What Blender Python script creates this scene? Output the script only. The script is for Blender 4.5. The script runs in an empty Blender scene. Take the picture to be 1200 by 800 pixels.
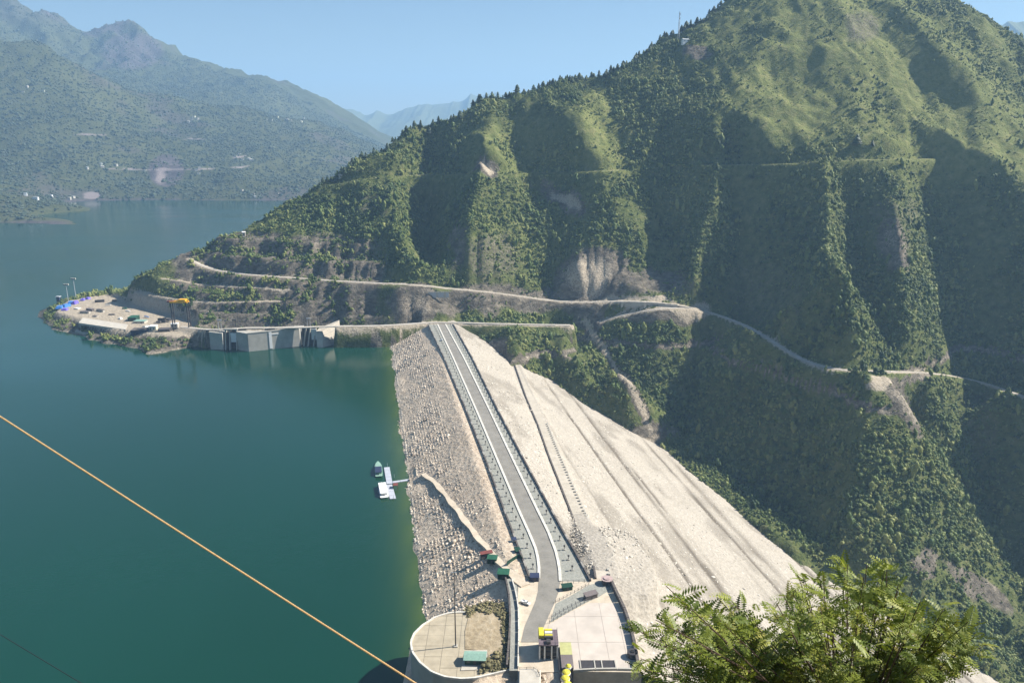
import bpy, bmesh, math, random
import numpy as np
from mathutils import Vector, Matrix, Euler

random.seed(7)
RNG = np.random.default_rng(11)
S = bpy.context.scene
COL = S.collection

# ---------------------------------------------------------------- camera
HC = 249.0                      # eye height above the lake
F = 925.0                       # focal length in pixels of the 1200 px wide photograph
TILT = math.radians(15.1)
CT, ST = math.cos(TILT), math.sin(TILT)
cam = bpy.data.cameras.new('camera'); camo = bpy.data.objects.new('camera', cam); COL.objects.link(camo)
cam.sensor_width = 36.0; cam.lens = F / 1200 * 36.0
cam.clip_start = 0.2; cam.clip_end = 60000
camo.location = (0, 0, HC); camo.rotation_euler = (math.radians(90) - TILT, 0, 0)
S.camera = camo

# ---------------------------------------------------------------- daylight
SUN_AZ = math.radians(80)       # clockwise from the view direction
SUN_EL = math.radians(41)
w = bpy.data.worlds.new('World'); S.world = w; w.use_nodes = True
nt = w.node_tree; nt.nodes.clear()
sky = nt.nodes.new('ShaderNodeTexSky'); sky.sky_type = 'NISHITA'; sky.sun_disc = False
sky.sun_elevation = SUN_EL; sky.sun_rotation = SUN_AZ
sky.altitude = 900; sky.air_density = 1.15; sky.dust_density = 0.05; sky.ozone_density = 3.0
bg = nt.nodes.new('ShaderNodeBackground'); bg.inputs[1].default_value = 0.05
wo = nt.nodes.new('ShaderNodeOutputWorld')
nt.links.new(sky.outputs[0], bg.inputs[0]); nt.links.new(bg.outputs[0], wo.inputs[0])
sl = bpy.data.lights.new('sun', 'SUN'); so = bpy.data.objects.new('sun', sl); COL.objects.link(so)
sl.energy = 5.0; sl.angle = math.radians(0.53); sl.color = (1.0, 0.94, 0.85)
sd = Vector((math.sin(SUN_AZ) * math.cos(SUN_EL), math.cos(SUN_AZ) * math.cos(SUN_EL), math.sin(SUN_EL)))
so.rotation_euler = (-sd).to_track_quat('-Z', 'Y').to_euler(); so.location = (300, 300, 900)
S.view_settings.view_transform = 'Standard'; S.view_settings.look = 'None'
S.view_settings.exposure = 1.03; S.view_settings.gamma = 1.0
cy = S.cycles
cy.max_bounces = 6; cy.diffuse_bounces = 1; cy.glossy_bounces = 2; cy.transmission_bounces = 3
cy.transparent_max_bounces = 8; cy.volume_bounces = 1; cy.caustics_reflective = False; cy.caustics_refractive = False
cy.use_denoising = True
DRAFT = False

# ---------------------------------------------------------------- pixel <-> world
def ray(px, py):
    u = (px - 600) / F; v = (400 - py) / F
    return np.array([u, CT + v * ST, -ST + v * CT])
def at_z(px, py, z):
    d = ray(px, py); t = (z - HC) / d[2]
    return np.array([d[0] * t, d[1] * t, z])
def at_y(px, py, Y):
    d = ray(px, py); t = Y / d[1]
    return np.array([d[0] * t, Y, HC + d[2] * t])
def proj(x, y, z):
    x = np.asarray(x, float); y = np.asarray(y, float); z = np.asarray(z, float) - HC
    dep = y * CT - z * ST; dep = np.where(dep < 1, 1, dep)
    return 600 + F * x / dep, 400 - F * (y * ST + z * CT) / dep

# ---------------------------------------------------------------- noise
def vnoise(x, y, seed=0):
    r = np.random.default_rng(seed).random((256, 256))
    xi = np.floor(x).astype(int); yi = np.floor(y).astype(int)
    fx = x - xi; fy = y - yi
    fx = fx * fx * fx * (fx * (fx * 6 - 15) + 10); fy = fy * fy * fy * (fy * (fy * 6 - 15) + 10)
    a = r[xi % 256, yi % 256]; b = r[(xi + 1) % 256, yi % 256]
    c = r[xi % 256, (yi + 1) % 256]; d = r[(xi + 1) % 256, (yi + 1) % 256]
    return (a * (1 - fx) + b * fx) * (1 - fy) + (c * (1 - fx) + d * fx) * fy
def fbm(x, y, scale, octs=4, seed=0, ridged=False, gain=.5):
    s = 0; amp = 1; tot = 0
    for o in range(octs):
        n = vnoise(x / scale * 2 ** o + 17.3 * o, y / scale * 2 ** o + 9.1 * o, seed + o)
        if ridged: n = 1 - abs(2 * n - 1)
        s = s + n * amp; tot += amp; amp *= gain
    return s / tot              # 0..1
def sstep(a, b, x):
    t = np.clip((x - a) / (b - a), 0, 1); return t * t * (3 - 2 * t)
def in_poly(x, y, poly):
    x = np.asarray(x, float); y = np.asarray(y, float); r = np.zeros(x.shape, bool); n = len(poly)
    for i in range(n):
        x1, y1 = poly[i][:2]; x2, y2 = poly[(i + 1) % n][:2]
        if y1 == y2: continue
        c = ((y1 > y) != (y2 > y)) & (x < (x2 - x1) * (y - y1) / (y2 - y1) + x1)
        r ^= c
    return r
def dist_line(x, y, pts, want_t=False):
    """distance to a polyline, and the value along it of extra coordinates"""
    best = np.full(np.shape(x), 1e9); val = np.zeros(np.shape(x)); 
    for i in range(len(pts) - 1):
        ax, ay = pts[i][:2]; bx, by = pts[i + 1][:2]
        dx, dy = bx - ax, by - ay; L = dx * dx + dy * dy + 1e-9
        t = np.clip(((x - ax) * dx + (y - ay) * dy) / L, 0, 1)
        d = np.hypot(x - ax - t * dx, y - ay - t * dy)
        m = d < best; best = np.where(m, d, best)
        if want_t: val = np.where(m, pts[i][2] * (1 - t) + pts[i + 1][2] * t, val)
    return (best, val) if want_t else best

# ---------------------------------------------------------------- the dam's frame
ZC = 24.0                       # crest level
A0 = at_z(644, 690, ZC); B0 = at_z(520, 380, ZC)
E = (B0 - A0)[:2]; LEN = float(np.hypot(*E)); E = E / LEN; R = np.array([E[1], -E[0]])   # along, to the right
TL, TR = -15.0, 13.5            # outer edges of the crest
US, DS = 2.0, 2.0               # slopes, horizontal : vertical
def st(x, y):
    dx, dy = x - A0[0], y - A0[1]
    return dx * E[0] + dy * E[1], dx * R[0] + dy * R[1]
def dam_xy(s, t): return A0[0] + s * E[0] + t * R[0], A0[1] + s * E[1] + t * R[1]
def dam_z(t):
    return np.where(t > TR, ZC - (t - TR) / DS, np.where(t < TL, ZC - (TL - t) / US, ZC))
def at_dam(px, py, side=1):
    d = ray(px, py)
    # z = ZC - side*(t - T)/slope
    T, sl_ = (TR, DS) if side > 0 else (TL, US)
    kx, ky = R[0] * side / sl_, R[1] * side / sl_
    c = ZC + side * T / sl_ + (A0[0] * kx + A0[1] * ky)
    k = (c - HC) / (d[2] + kx * d[0] + ky * d[1])
    return np.array([d[0] * k, d[1] * k, HC + d[2] * k])

# ---------------------------------------------------------------- terrain: control points
def seg(pts, n):
    out = []
    for i in range(len(pts) - 1):
        for k in range(n):
            t = k / n; out.append(tuple(pts[i][j] * (1 - t) + pts[i + 1][j] * t for j in range(len(pts[i]))))
    out.append(tuple(pts[-1])); return out
CP = []
def add(p): CP.append((float(p[0]), float(p[1]), float(p[2])))
SKY = [(150, 338, 1060), (180, 318, 1080), (230, 297, 1110), (262, 280, 1140), (290, 266, 1160), (340, 236, 1180),
       (400, 197, 1200), (450, 178, 1225), (500, 153, 1250), (560, 130, 1280), (600, 114, 1300), (660, 95, 1340),
       (720, 84, 1330), (770, 60, 1355), (810, 38, 1375), (850, 8, 1400), (900, -22, 1450), (960, -40, 1490),
       (1040, -22, 1490), (1085, 2, 1455), (1130, 20, 1420), (1165, 42, 1390), (1200, 60, 1360), (1260, 100, 1300), (1330, 150, 1250), (1420, 230, 1200)]
CONT = [(541, 379), (570, 400), (600, 426), (612, 430), (650, 447), (680, 470), (715, 490), (745, 508), (775, 522),
        (800, 545), (850, 585), (900, 630), (930, 654), (1000, 697), (1060, 732), (1130, 774), (1190, 810)]
ROAD = [(500, 334), (520, 338), (560, 341), (600, 345), (650, 354), (690, 355), (740, 351), (800, 357), (830, 365), (870, 378), (900, 395),
        (930, 418), (960, 430), (1000, 437), (1050, 434), (1110, 438), (1150, 446), (1200, 465)]
ROADY = [965, 970, 975, 980, 985, 975, 950, 915, 895, 850, 815, 780, 755, 738, 738, 750, 765, 765]
for p in seg(SKY, 3):
    q = at_y(*p); add(q)
    add((q[0], q[1] + 160, max(q[2] - 95, -10))); add((q[0], q[1] + 420, max(q[2] - 260, -25)))
for p in seg(CONT, 2): add(at_dam(*p))
base_road = [(*p, y) for p, y in zip(ROAD, ROADY)]
for p in seg(base_road, 2): add(at_y(*p))
WL = [(45, 371), (60, 386), (100, 399), (140, 404), (175, 415), (205, 410), (238, 404), (262, 398), (300, 398), (350, 397), (395, 396), (440, 401), (470, 403)]
for p in seg(WL, 2):
    q = at_z(*p, 0); add(q); add((q[0], q[1] - 30, -22)); add((q[0], q[1] - 120, -60))
for p in [(50, 362), (70, 352), (100, 346), (130, 344), (150, 338)]:
    q = at_z(*p, 3); add(q); add((q[0] - 25, q[1] + 30, -14)); add((q[0] - 60, q[1] + 90, -45))
# back shore, hidden behind the ridge
for x, y in [(-430, 1230), (-330, 1330), (-230, 1440), (-100, 1560), (60, 1700), (250, 1850)]:
    add((x, y, -6)); add((x - 50, y + 90, -45))
# peninsula yard and the crest-level road
YARD = [(75, 364), (100, 358), (130, 356), (160, 366), (200, 381), (120, 370), (170, 380), (205, 388)]
for p in YARD: add(at_z(*p, 13))
CREST_ROAD = [(218, 383), (250, 386), (290, 384), (340, 384), (395, 382), (440, 382), (475, 380), (500, 378), (541, 378), (600, 380), (668, 381)]
for p in CREST_ROAD: add(at_z(*p, 22 if p[0] < 480 else 24))
# excavated slope between the crest road and the promontory's top
for p in [(220, 350, 1000), (220, 322, 1060), (290, 352, 960), (290, 325, 1010), (350, 350, 950), (350, 325, 1000), (300, 295, 1085), (400, 350, 950),
          (400, 325, 1000), (400, 290, 1060), (400, 250, 1125), (460, 350, 945), (460, 320, 1010), (460, 270, 1080), (460, 225, 1150), (340, 270, 1120)]: add(at_y(*p))
# beyond the frame on the right, the gorge
for p in [(1250, 480, 770), (1350, 480, 770), (1250, 600, 680), (1320, 640, 650), (1300, 300, 900), (1400, 350, 880), (1260, 200, 1050), (1240, 790, 540), (1330, 860, 520)]: add(at_y(*p))
CPB = list(CP)
def rbf_fit(C):
    C = np.array(C); _, ix = np.unique(np.round(C[:, :2] / 6), axis=0, return_index=True); C = C[ix]
    P = C[:, :2] / 1000; n = len(P)
    D = np.hypot(P[:, None, 0] - P[None, :, 0], P[:, None, 1] - P[None, :, 1])
    K = D ** 1.5 if False else D
    M = np.zeros((n + 3, n + 3)); M[:n, :n] = K; M[:n, :n] -= np.eye(n) * 2e-4
    M[:n, n] = 1; M[:n, n + 1:] = P; M[n, :n] = 1; M[n + 1:, :n] = P.T
    b = np.zeros(n + 3); b[:n] = C[:, 2]
    wts = np.linalg.solve(M, b)
    def f(x, y):
        x = np.asarray(x, float); y = np.asarray(y, float); sh = x.shape
        x = x.ravel() / 1000; y = y.ravel() / 1000; out = np.empty(len(x))
        for i in range(0, len(x), 20000):
            xx, yy = x[i:i + 20000], y[i:i + 20000]
            d = np.sqrt((xx[:, None] - P[None, :, 0]) ** 2 + (yy[:, None] - P[None, :, 1]) ** 2)
            out[i:i + 20000] = d @ wts[:n] + wts[n] + wts[n + 1] * xx + wts[n + 2] * yy
        return out.reshape(sh)
    return f
def make_hit(f, y0, y1, n=400):
    """first point of a pixel's ray that lies under the surface f"""
    def hit(px, py, dz=0.0):
        d = ray(px, py); ys = np.linspace(y0, y1, n); t = ys / d[1]
        z = HC + d[2] * t; g = f(d[0] * t, ys) + dz
        k = np.nonzero(z < g)[0]
        if not len(k): return None
        k = k[0]
        if k == 0: yy = ys[0]
        else:
            a = z[k - 1] - g[k - 1]; b = g[k] - z[k]; yy = ys[k - 1] + (ys[k] - ys[k - 1]) * a / (a + b + 1e-9)
        t = yy / d[1]; return np.array([d[0] * t, yy, HC + d[2] * t])
    return hit
base = rbf_fit(CPB)
bhit = make_hit(base, 560, 1900, 300)
# spur crests (+) and gully beds (-): (px, py, height over the smooth slope)
RELIEF = 1.75
LINES = [
 [(515, 152, -10), (497, 205, -32), (494, 260, -42), (497, 300, -34), (500, 326, -14)],
 [(478, 185, 4), (470, 230, 14), (476, 280, 14), (486, 322, 8)],
 [(540, 165, 10), (548, 205, 22), (550, 260, 24), (556, 300, 20), (560, 330, 12)],
 [(570, 150, 6), (588, 180, 2), (600, 215, 0)],
 [(600, 135, -2), (612, 165, -10), (628, 198, -17), (652, 226, -12), (684, 250, 0)],
 [(662, 305, 14), (682, 338, 12)],
 [(640, 300, -7), (648, 325, -12), (652, 345, -10)],
 [(618, 124, 2), (645, 142, 7), (670, 168, 12), (692, 196, 15), (706, 228, 8)],
 [(690, 125, 0), (715, 150, -5), (735, 190, -9), (742, 235, -10), (748, 280, -10)],
 [(820, 110, 2), (822, 165, 2)],
 [(752, 110, -2), (768, 150, -3), (773, 184, -3), (781, 215, -20), (790, 262, -30), (800, 310, -20), (812, 345, -8)],
 [(840, 70, 1), (866, 110, 6), (872, 150, 8), (874, 195, 18), (864, 235, 24), (850, 270, 24), (828, 310, 18), (812, 345, 8)],
 [(900, 115, 2), (930, 120, -1), (960, 122, -3)], [(900, 155, 4), (930, 158, 0), (960, 160, -2)], [(905, 195, 0), (940, 195, 4)],
 [(905, 262, -12), (888, 300, -32), (864, 335, -44), (840, 390, -44), (818, 440, -42), (802, 490, -28), (790, 522, -8)],
 [(870, 480, -30), (880, 530, -26), (900, 575, -20), (935, 615, -12)],
 [(1000, 150, 2), (972, 190, 14), (952, 250, 30), (946, 310, 34), (970, 370, 28), (995, 430, 20), (1002, 500, 14), (1004, 570, 12), (1012, 640, 12), (1080, 690, 10), (1150, 740, 8), (1200, 785, 6)],
 [(915, 265, -8), (898, 315, -30), (918, 370, -22), (944, 430, -18), (950, 500, -18), (948, 570, -14), (958, 630, -8)],
 [(1000, 240, -8), (995, 280, -24), (1012, 340, -30), (1034, 405, -24), (1055, 470, -32), (1082, 520, -38), (1125, 580, -40), (1175, 640, -40), (1230, 700, -36)],
 [(1050, 200, 2), (1042, 250, 14), (1044, 300, 20), (1058, 360, 20), (1084, 425, 18), (1100, 480, 10), (1112, 525, 0)],
 [(1088, 262, -10), (1096, 310, -42), (1108, 370, -52), (1118, 440, -48), (1128, 520, -46), (1160, 590, -42)],
 [(1165, 262, -6), (1190, 310, -22), (1196, 400, -30), (1205, 480, -30)],
 [(1200, 215, 6), (1228, 280, 26), (1245, 380, 40), (1255, 480, 42), (1280, 580, 36), (1330, 680, 24)],
 [(682, 376, 14), (702, 415, 20), (735, 455, 20), (765, 498, 8)],
 [(655, 385, -14), (668, 420, -26), (690, 455, -22), (705, 478, -12)],
 [(600, 390, 8), (612, 415, 12)],
 [(1012, 12, -6), (1045, 50, -9), (1085, 95, -8), (1115, 130, -5)],
 [(985, 10, 4), (1015, 60, 4)],
 [(885, 60, 3), (930, 90, 0), (970, 120, 0)], [(900, 20, 2), (950, 50, 0), (1000, 95, 0), (1040, 130, 0)],
 [(1060, 165, 2), (1110, 175, 2), (1190, 180, 4)], [(1060, 205, 0), (1110, 212, 0), (1160, 220, 2)],
 [(1062, 10, 4), (1100, 60, 6), (1140, 110, 6), (1170, 150, 4)], [(1100, 30, -6), (1145, 75, -8), (1185, 120, -6)],
]
CP = []
for L in LINES:
    for p in seg(L, 3):
        h = bhit(p[0], p[1], p[2] * RELIEF)
        if h is not None: add(h)
SP = np.array(CP)
keep = []
for c in CPB:                   # the smooth surface's own points give way beside a spur or a gully
    keep.append(c)
surf = rbf_fit(keep + CP)

# ---------------------------------------------------------------- terrain: height field
xs = np.concatenate([np.arange(-760, -640, 8), np.arange(-640, 760, 3.3), np.arange(760, 1300, 10)])
ys = np.concatenate([np.arange(480, 1500, 3.3), np.arange(1500, 1760, 6), np.arange(1760, 2300, 18)])
GX, GY = np.meshgrid(xs, ys)
# evaluate coarse, then interpolate
cx = np.arange(-800, 1340, 9.0); cyy = np.arange(440, 2340, 9.0)
CXX, CYY = np.meshgrid(cx, cyy)

def bil(arr, x0, y0, st_, x, y):
    fx = np.clip((x - x0) / st_, 0, arr.shape[1] - 1.001); fy = np.clip((y - y0) / st_, 0, arr.shape[0] - 1.001)
    i = fx.astype(int); j = fy.astype(int); fx = fx - i; fy = fy - j
    return (arr[j, i] * (1 - fx) + arr[j, i + 1] * fx) * (1 - fy) + (arr[j + 1, i] * (1 - fx) + arr[j + 1, i + 1] * fx) * fy
def shape(x, y):
    z = surf(x, y)
    px, py = proj(x, y, z)
    land = sstep(0, 30, z)
    mount = land * sstep(900, 1000, y + np.abs(x) * .3)
    # erosion: ribs running down the slope, and finer roughness
    n1 = fbm(x * 1.3 + .25 * y + 40 * fbm(x, y, 120, 2, 5), y * .7, 62, 4, 21, True) - .55
    n2 = fbm(x, y, 24, 3, 31) - .5
    amp = 9 + 6 * sstep(90, 320, z)
    cut = np.clip(np.exp(-(((px - 702) / 48) ** 2 + ((py - 318) / 32) ** 2) ** 2) + np.exp(-(((px - 482) / 26) ** 2 + ((py - 360) / 20) ** 2) ** 2) + .8 * np.exp(-(((px - 590) / 60) ** 2 + ((py - 345) / 16) ** 2) ** 2) + .7 * np.exp(-(((px - 385) / 60) ** 2 + ((py - 330) / 45) ** 2) ** 2), 0, 1)
    z = z + cut * ((fbm(x * 1.4 - y * .3, y * .35, 11, 4, 88, True, .6) - .55) * 17 + (fbm(x, y, 7, 3, 89) - .5) * 9)
    z = z + (n1 * amp + n2 * 11 + (fbm(x + .5 * y, y - .3 * x, 105, 3, 45) - .5) * 30 * sstep(40, 90, z)) * np.where(y > 300, 1, 0) * sstep(2, 24, np.abs(z - 18) + np.where(z < 0, 20, 0) + np.where(z > 22, 10, 0))
    # excavated benches over the intakes
    bw = sstep(205, 235, px) * (1 - sstep(430, 475, px)) * sstep(27, 34, z) * (1 - sstep(100, 112, z)) * (1 - sstep(1130, 1170, y))
    H = 19.0; zz = (z - 24) / H; k = np.floor(zz); fr = zz - k
    z2 = 24 + H * (k + sstep(.5, .88, fr)) + (fbm(x, y, 9, 3, 77) - .5) * 5.0
    z = z * (1 - bw) + z2 * bw
    return z
Z = shape(GX, GY)
# no slope steeper than about 60 degrees
def talus(Zi, mx, it):
    Zi = Zi.copy(); dx = np.diff(xs)[None, :] * mx; dy = np.diff(ys)[:, None] * mx
    for _ in range(it):
        Zi[:, 1:] = np.minimum(Zi[:, 1:], Zi[:, :-1] + dx); Zi[:, :-1] = np.minimum(Zi[:, :-1], Zi[:, 1:] + dx)
        Zi[1:] = np.minimum(Zi[1:], Zi[:-1] + dy); Zi[:-1] = np.minimum(Zi[:-1], Zi[1:] + dy)
    return Zi
Z = talus(Z, 1.45, 40)
# clear the dam's footprint
foot = [at_dam(*p)[:2] for p in CONT] + [dam_xy(-260, 560), dam_xy(-260, -120)] + [at_dam(p[0], p[1], -1)[:2] for p in [(468, 406), (470, 394), (485, 384), (500, 380)]]
s_, t_ = st(GX, GY)
inside = in_poly(GX, GY, foot)
zd = dam_z(t_)
dl = dist_line(GX, GY, [tuple(p) for p in foot[:len(CONT)]])
Z = np.where(inside, np.minimum(Z, zd - 1.5 - np.minimum(dl * .8, 25)), np.where((t_ > TR) & (dl < 60) & (s_ > 0), np.maximum(Z, zd + np.minimum(dl * .45, 12) - .5), Z))
# level ground of the intake yard
yard_poly = [at_z(*p, 13)[:2] for p in [(62, 366), (78, 352), (130, 345), (150, 352), (235, 378), (232, 392), (205, 394), (185, 392), (130, 386), (90, 374)]]
yi = in_poly(GX, GY, yard_poly); yd = dist_line(GX, GY, [tuple(p) for p in yard_poly] + [tuple(yard_poly[0])])
Z = np.where(yi, 13 * sstep(0, 3, yd) + Z * (1 - sstep(0, 3, yd)), Z)
Z = np.where(yi & (yd > 3), 13, Z)
def ground_z(x, y):
    fx = np.interp(x, xs, np.arange(len(xs))); fy = np.interp(y, ys, np.arange(len(ys)))
    fx = np.clip(fx, 0, len(xs) - 1.001); fy = np.clip(fy, 0, len(ys) - 1.001)
    i = fx.astype(int); j = fy.astype(int); fx = fx - i; fy = fy - j
    return (Z[j, i] * (1 - fx) + Z[j, i + 1] * fx) * (1 - fy) + (Z[j + 1, i] * (1 - fx) + Z[j + 1, i + 1] * fx) * fy
ghit = make_hit(ground_z, 600, 2000, 1100)

# ---------------------------------------------------------------- roads cut into the slopes
def road_line(pix, smooth=5, zfix=None):
    pts = []
    for p in seg(pix, 4):
        h = ghit(p[0], p[1]) if zfix is None else at_z(p[0], p[1], zfix)
        if h is not None: pts.append(h)
    a = np.array(pts)
    for _ in range(smooth):
        a[1:-1] = a[:-2] * .25 + a[1:-1] * .5 + a[2:] * .25
    return a
def carve(a, w_, fall):
    global Z
    x0, x1 = a[:, 0].min() - 40, a[:, 0].max() + 40; y0, y1 = a[:, 1].min() - 40, a[:, 1].max() + 40
    m = (GX > x0) & (GX < x1) & (GY > y0) & (GY < y1)
    d, v = dist_line(GX[m], GY[m], [tuple(p) for p in a], True)
    k = 1 - sstep(w_, w_ + fall, d)
    Z[m] = Z[m] * (1 - k) + v * k
UPPER = [(392, 216), (430, 209), (480, 205), (545, 204), (600, 203), (640, 202), (700, 201), (730, 199)]
UPPER2 = [(815, 194), (870, 193), (930, 192), (985, 188), (1030, 187), (1090, 186)]
MAINW = [(222, 303), (236, 312), (260, 319), (300, 323), (340, 325), (400, 330), (450, 332), (500, 334)]
BENCH2 = [(200, 327), (225, 331), (245, 335), (295, 336)]
LOWB = [(705, 377), (725, 370), (745, 366), (775, 361), (812, 361)]
r_main = road_line(MAINW + ROAD[1:], 10)
r_crest = road_line(CREST_ROAD[2:], 3, 24.0)
r_crest = np.concatenate([np.array([at_z(212, 383, 14.5), at_z(222, 384, 16.5), at_z(232, 385, 18.5), at_z(245, 386, 21), at_z(262, 386, 23)]), r_crest])
r_up = road_line(UPPER, 6); r_up2 = road_line(UPPER2, 6)
r_low = road_line(LOWB, 3)
r_yard = road_line([(150, 352), (190, 368), (218, 383)], 2, 14.0)
carve(r_up, 4, 9); carve(r_up2, 4, 9); carve(r_main, 4.2, 14); carve(r_low, 4, 8); carve(r_crest, 4.5, 7)
r_b2 = road_line([(190, 326), (225, 331), (245, 335), (295, 336), (340, 340)], 5); r_b3 = road_line([(160, 341), (190, 348), (235, 355), (290, 353), (330, 352)], 5)
carve(r_b2, 2.6, 7); carve(r_b3, 2.6, 7)
# the intake walls stand in open water: steep bank behind them
ft = [at_z(*p, 0) for p in [(241, 408), (279, 409.5), (292, 412), (352, 405.5), (396, 402)]]
fy_line = np.interp(GX, [p[0] for p in ft], [p[1] for p in ft]); mW = (GX > ft[0][0]) & (GX < ft[-1][0]) & (GY > 700) & (GY < fy_line + 7)
Z = np.where(mW, np.minimum(Z, -6), Z)
print('terrain', GX.shape, 'dam length', LEN)

# ---------------------------------------------------------------- materials
def mat(name, rough=.9, spec=.25):
    m = bpy.data.materials.new(name); m.use_nodes = True
    b = m.node_tree.nodes['Principled BSDF']; b.inputs['Roughness'].default_value = rough
    b.inputs['Specular IOR Level'].default_value = spec
    return m, m.node_tree, b
def node(t, typ, **kw):
    n = t.nodes.new(typ)
    for k, v in kw.items(): setattr(n, k, v)
    return n
def pos(t): return node(t, 'ShaderNodeNewGeometry').outputs['Position']
def noise(t, scale, detail=4, rough=.55, vec=None, stretch=None):
    n = node(t, 'ShaderNodeTexNoise'); n.inputs['Scale'].default_value = scale
    n.inputs['Detail'].default_value = detail; n.inputs['Roughness'].default_value = rough
    v = vec or pos(t)
    if stretch:
        mp = node(t, 'ShaderNodeMapping'); mp.inputs['Scale'].default_value = stretch; t.links.new(v, mp.inputs[0]); v = mp.outputs[0]
    t.links.new(v, n.inputs['Vector']); return n.outputs[0]
def ramp(t, fac, stops):
    r = node(t, 'ShaderNodeValToRGB'); e = r.color_ramp.elements
    while len(e) < len(stops): e.new(.5)
    for k, (p, c) in enumerate(stops):
        e[k].position = p; e[k].color = (*c, 1) if len(c) == 3 else c
    t.links.new(fac, r.inputs[0]); return r.outputs[0]
def mix(t, fac, a, b, mode='MIX'):
    n = node(t, 'ShaderNodeMix', data_type='RGBA', blend_type=mode)
    for s, v in ((0, fac), (6, a), (7, b)):
        if isinstance(v, (int, float)): n.inputs[s].default_value = v
        elif isinstance(v, tuple): n.inputs[s].default_value = (*v, 1)
        else: t.links.new(v, n.inputs[s])
    return n.outputs[2]
def math_(t, op, a, b=0.0):
    n = node(t, 'ShaderNodeMath', operation=op)
    for s, v in ((0, a), (1, b)):
        if isinstance(v, (int, float)): n.inputs[s].default_value = v
        else: t.links.new(v, n.inputs[s])
    return n.outputs[0]
def bump(t, b, h, strength=.5, dist=1.0):
    n = node(t, 'ShaderNodeBump'); n.inputs['Strength'].default_value = strength; n.inputs['Distance'].default_value = dist
    t.links.new(h, n.inputs['Height']); t.links.new(n.outputs[0], b.inputs['Normal'])
def plain(name, c, rough=.7, var=.18, scale=.6, spec=.25, metal=0.0):
    """one paint or stone colour with weathering"""
    m, t, b = mat(name, rough, spec); b.inputs['Metallic'].default_value = metal
    n = noise(t, scale, 5, .6)
    lo = tuple(x * (1 - var) for x in c); hi = tuple(min(x * (1 + var), .92) for x in c)
    t.links.new(ramp(t, n, [(.3, lo), (.7, hi)]), b.inputs['Base Color']); return m

def m_terrain(name='terrain', tone=None):
    m, t, b = mat(name, .95, .1)
    a = node(t, 'ShaderNodeAttribute', attribute_name='cover'); sep = node(t, 'ShaderNodeSeparateColor'); t.links.new(a.outputs['Color'], sep.inputs[0])
    n1 = noise(t, .012, 5); n2 = noise(t, .12, 5, .65); n3 = noise(t, .5, 4, .7)
    green = ramp(t, n2, [(.3, (.05, .068, .02)), (.5, (.105, .125, .04)), (.72, (.19, .185, .08))])
    meadow = ramp(t, n2, [(.28, (.105, .13, .04)), (.5, (.175, .19, .062)), (.75, (.25, .235, .10))])
    rock = ramp(t, noise(t, .10, 6, .7, stretch=(1, 1, 2.2)), [(.3, (.06, .052, .043)), (.48, (.135, .117, .092)), (.7, (.29, .25, .195))])
    dirt = ramp(t, n3, [(.3, (.30, .245, .175)), (.7, (.52, .45, .35))])
    gr = mix(t, math_(t, 'MULTIPLY', sep.outputs[2], 1.0), green, meadow)
    rk = math_(t, 'ADD', sep.outputs[0], math_(t, 'MULTIPLY', math_(t, 'SUBTRACT', n3, .5), .9))
    rk = math_(t, 'MULTIPLY', ramp(t, rk, [(.32, (0, 0, 0)), (.55, (1, 1, 1))]), 1.0)
    c = mix(t, rk, gr, rock)
    dk = ramp(t, math_(t, 'ADD', sep.outputs[1], math_(t, 'MULTIPLY', math_(t, 'SUBTRACT', n3, .5), .7)), [(.35, (0, 0, 0)), (.6, (1, 1, 1))])
    c = mix(t, dk, c, dirt)
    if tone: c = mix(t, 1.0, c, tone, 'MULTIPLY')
    t.links.new(c, b.inputs['Base Color'])
    bump(t, b, math_(t, 'ADD', n2, math_(t, 'MULTIPLY', n3, .5)), .9, 3.0)
    return m
M = {}
M['terrain'] = m_terrain(); M['far_terrain'] = m_terrain('far terrain', (.62, .60, .75))  # far copy is darkened and blued: dull light and haze in the colour
def m_leaves(name, dark, mid, lite, sss=.0):
    m, t, b = mat(name, .6, .3)
    oi = node(t, 'ShaderNodeObjectInfo')
    p = math_(t, 'ADD', math_(t, 'MULTIPLY', noise(t, .011, 4), .75), math_(t, 'MULTIPLY', oi.outputs['Random'], .42))
    c = ramp(t, p, [(.33, dark), (.56, mid), (.82, lite)])
    t.links.new(c, b.inputs['Base Color']); return m
M['bush'] = m_leaves('bush leaves', (.028, .055, .016), (.10, .145, .034), (.26, .275, .085))
M['pine'] = m_leaves('pine needles', (.016, .034, .014), (.026, .050, .018), (.045, .070, .024))
M['bark'] = plain('bark', (.10, .07, .05), .9, .3, 6)

def m_water():
    m, t, b = mat('lake water', .04, .5)
    b.inputs['IOR'].default_value = 1.33
    a = node(t, 'ShaderNodeAttribute', attribute_name='shore')
    n = noise(t, .004, 4, stretch=(1, .5, 1))
    deep = ramp(t, n, [(.35, (.003, .037, .023)), (.65, (.004, .045, .030))])
    c = mix(t, a.outputs['Fac'], deep, (.055, .090, .022))
    t.links.new(c, b.inputs['Base Color'])
    w1 = noise(t, .6, 3, .6, stretch=(1, 1.6, 1)); w2 = noise(t, .06, 3, .5)
    rr = ramp(t, noise(t, .0025, 3, .5, stretch=(.6, 2.2, 1)), [(.4, (.05, .05, .05)), (.62, (.17, .17, .17))])
    t.links.new(rr, b.inputs['Roughness'])
    bump(t, b, math_(t, 'ADD', w1, math_(t, 'MULTIPLY', w2, 2.0)), .22, .22)
    return m
M['water'] = m_water()

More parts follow.
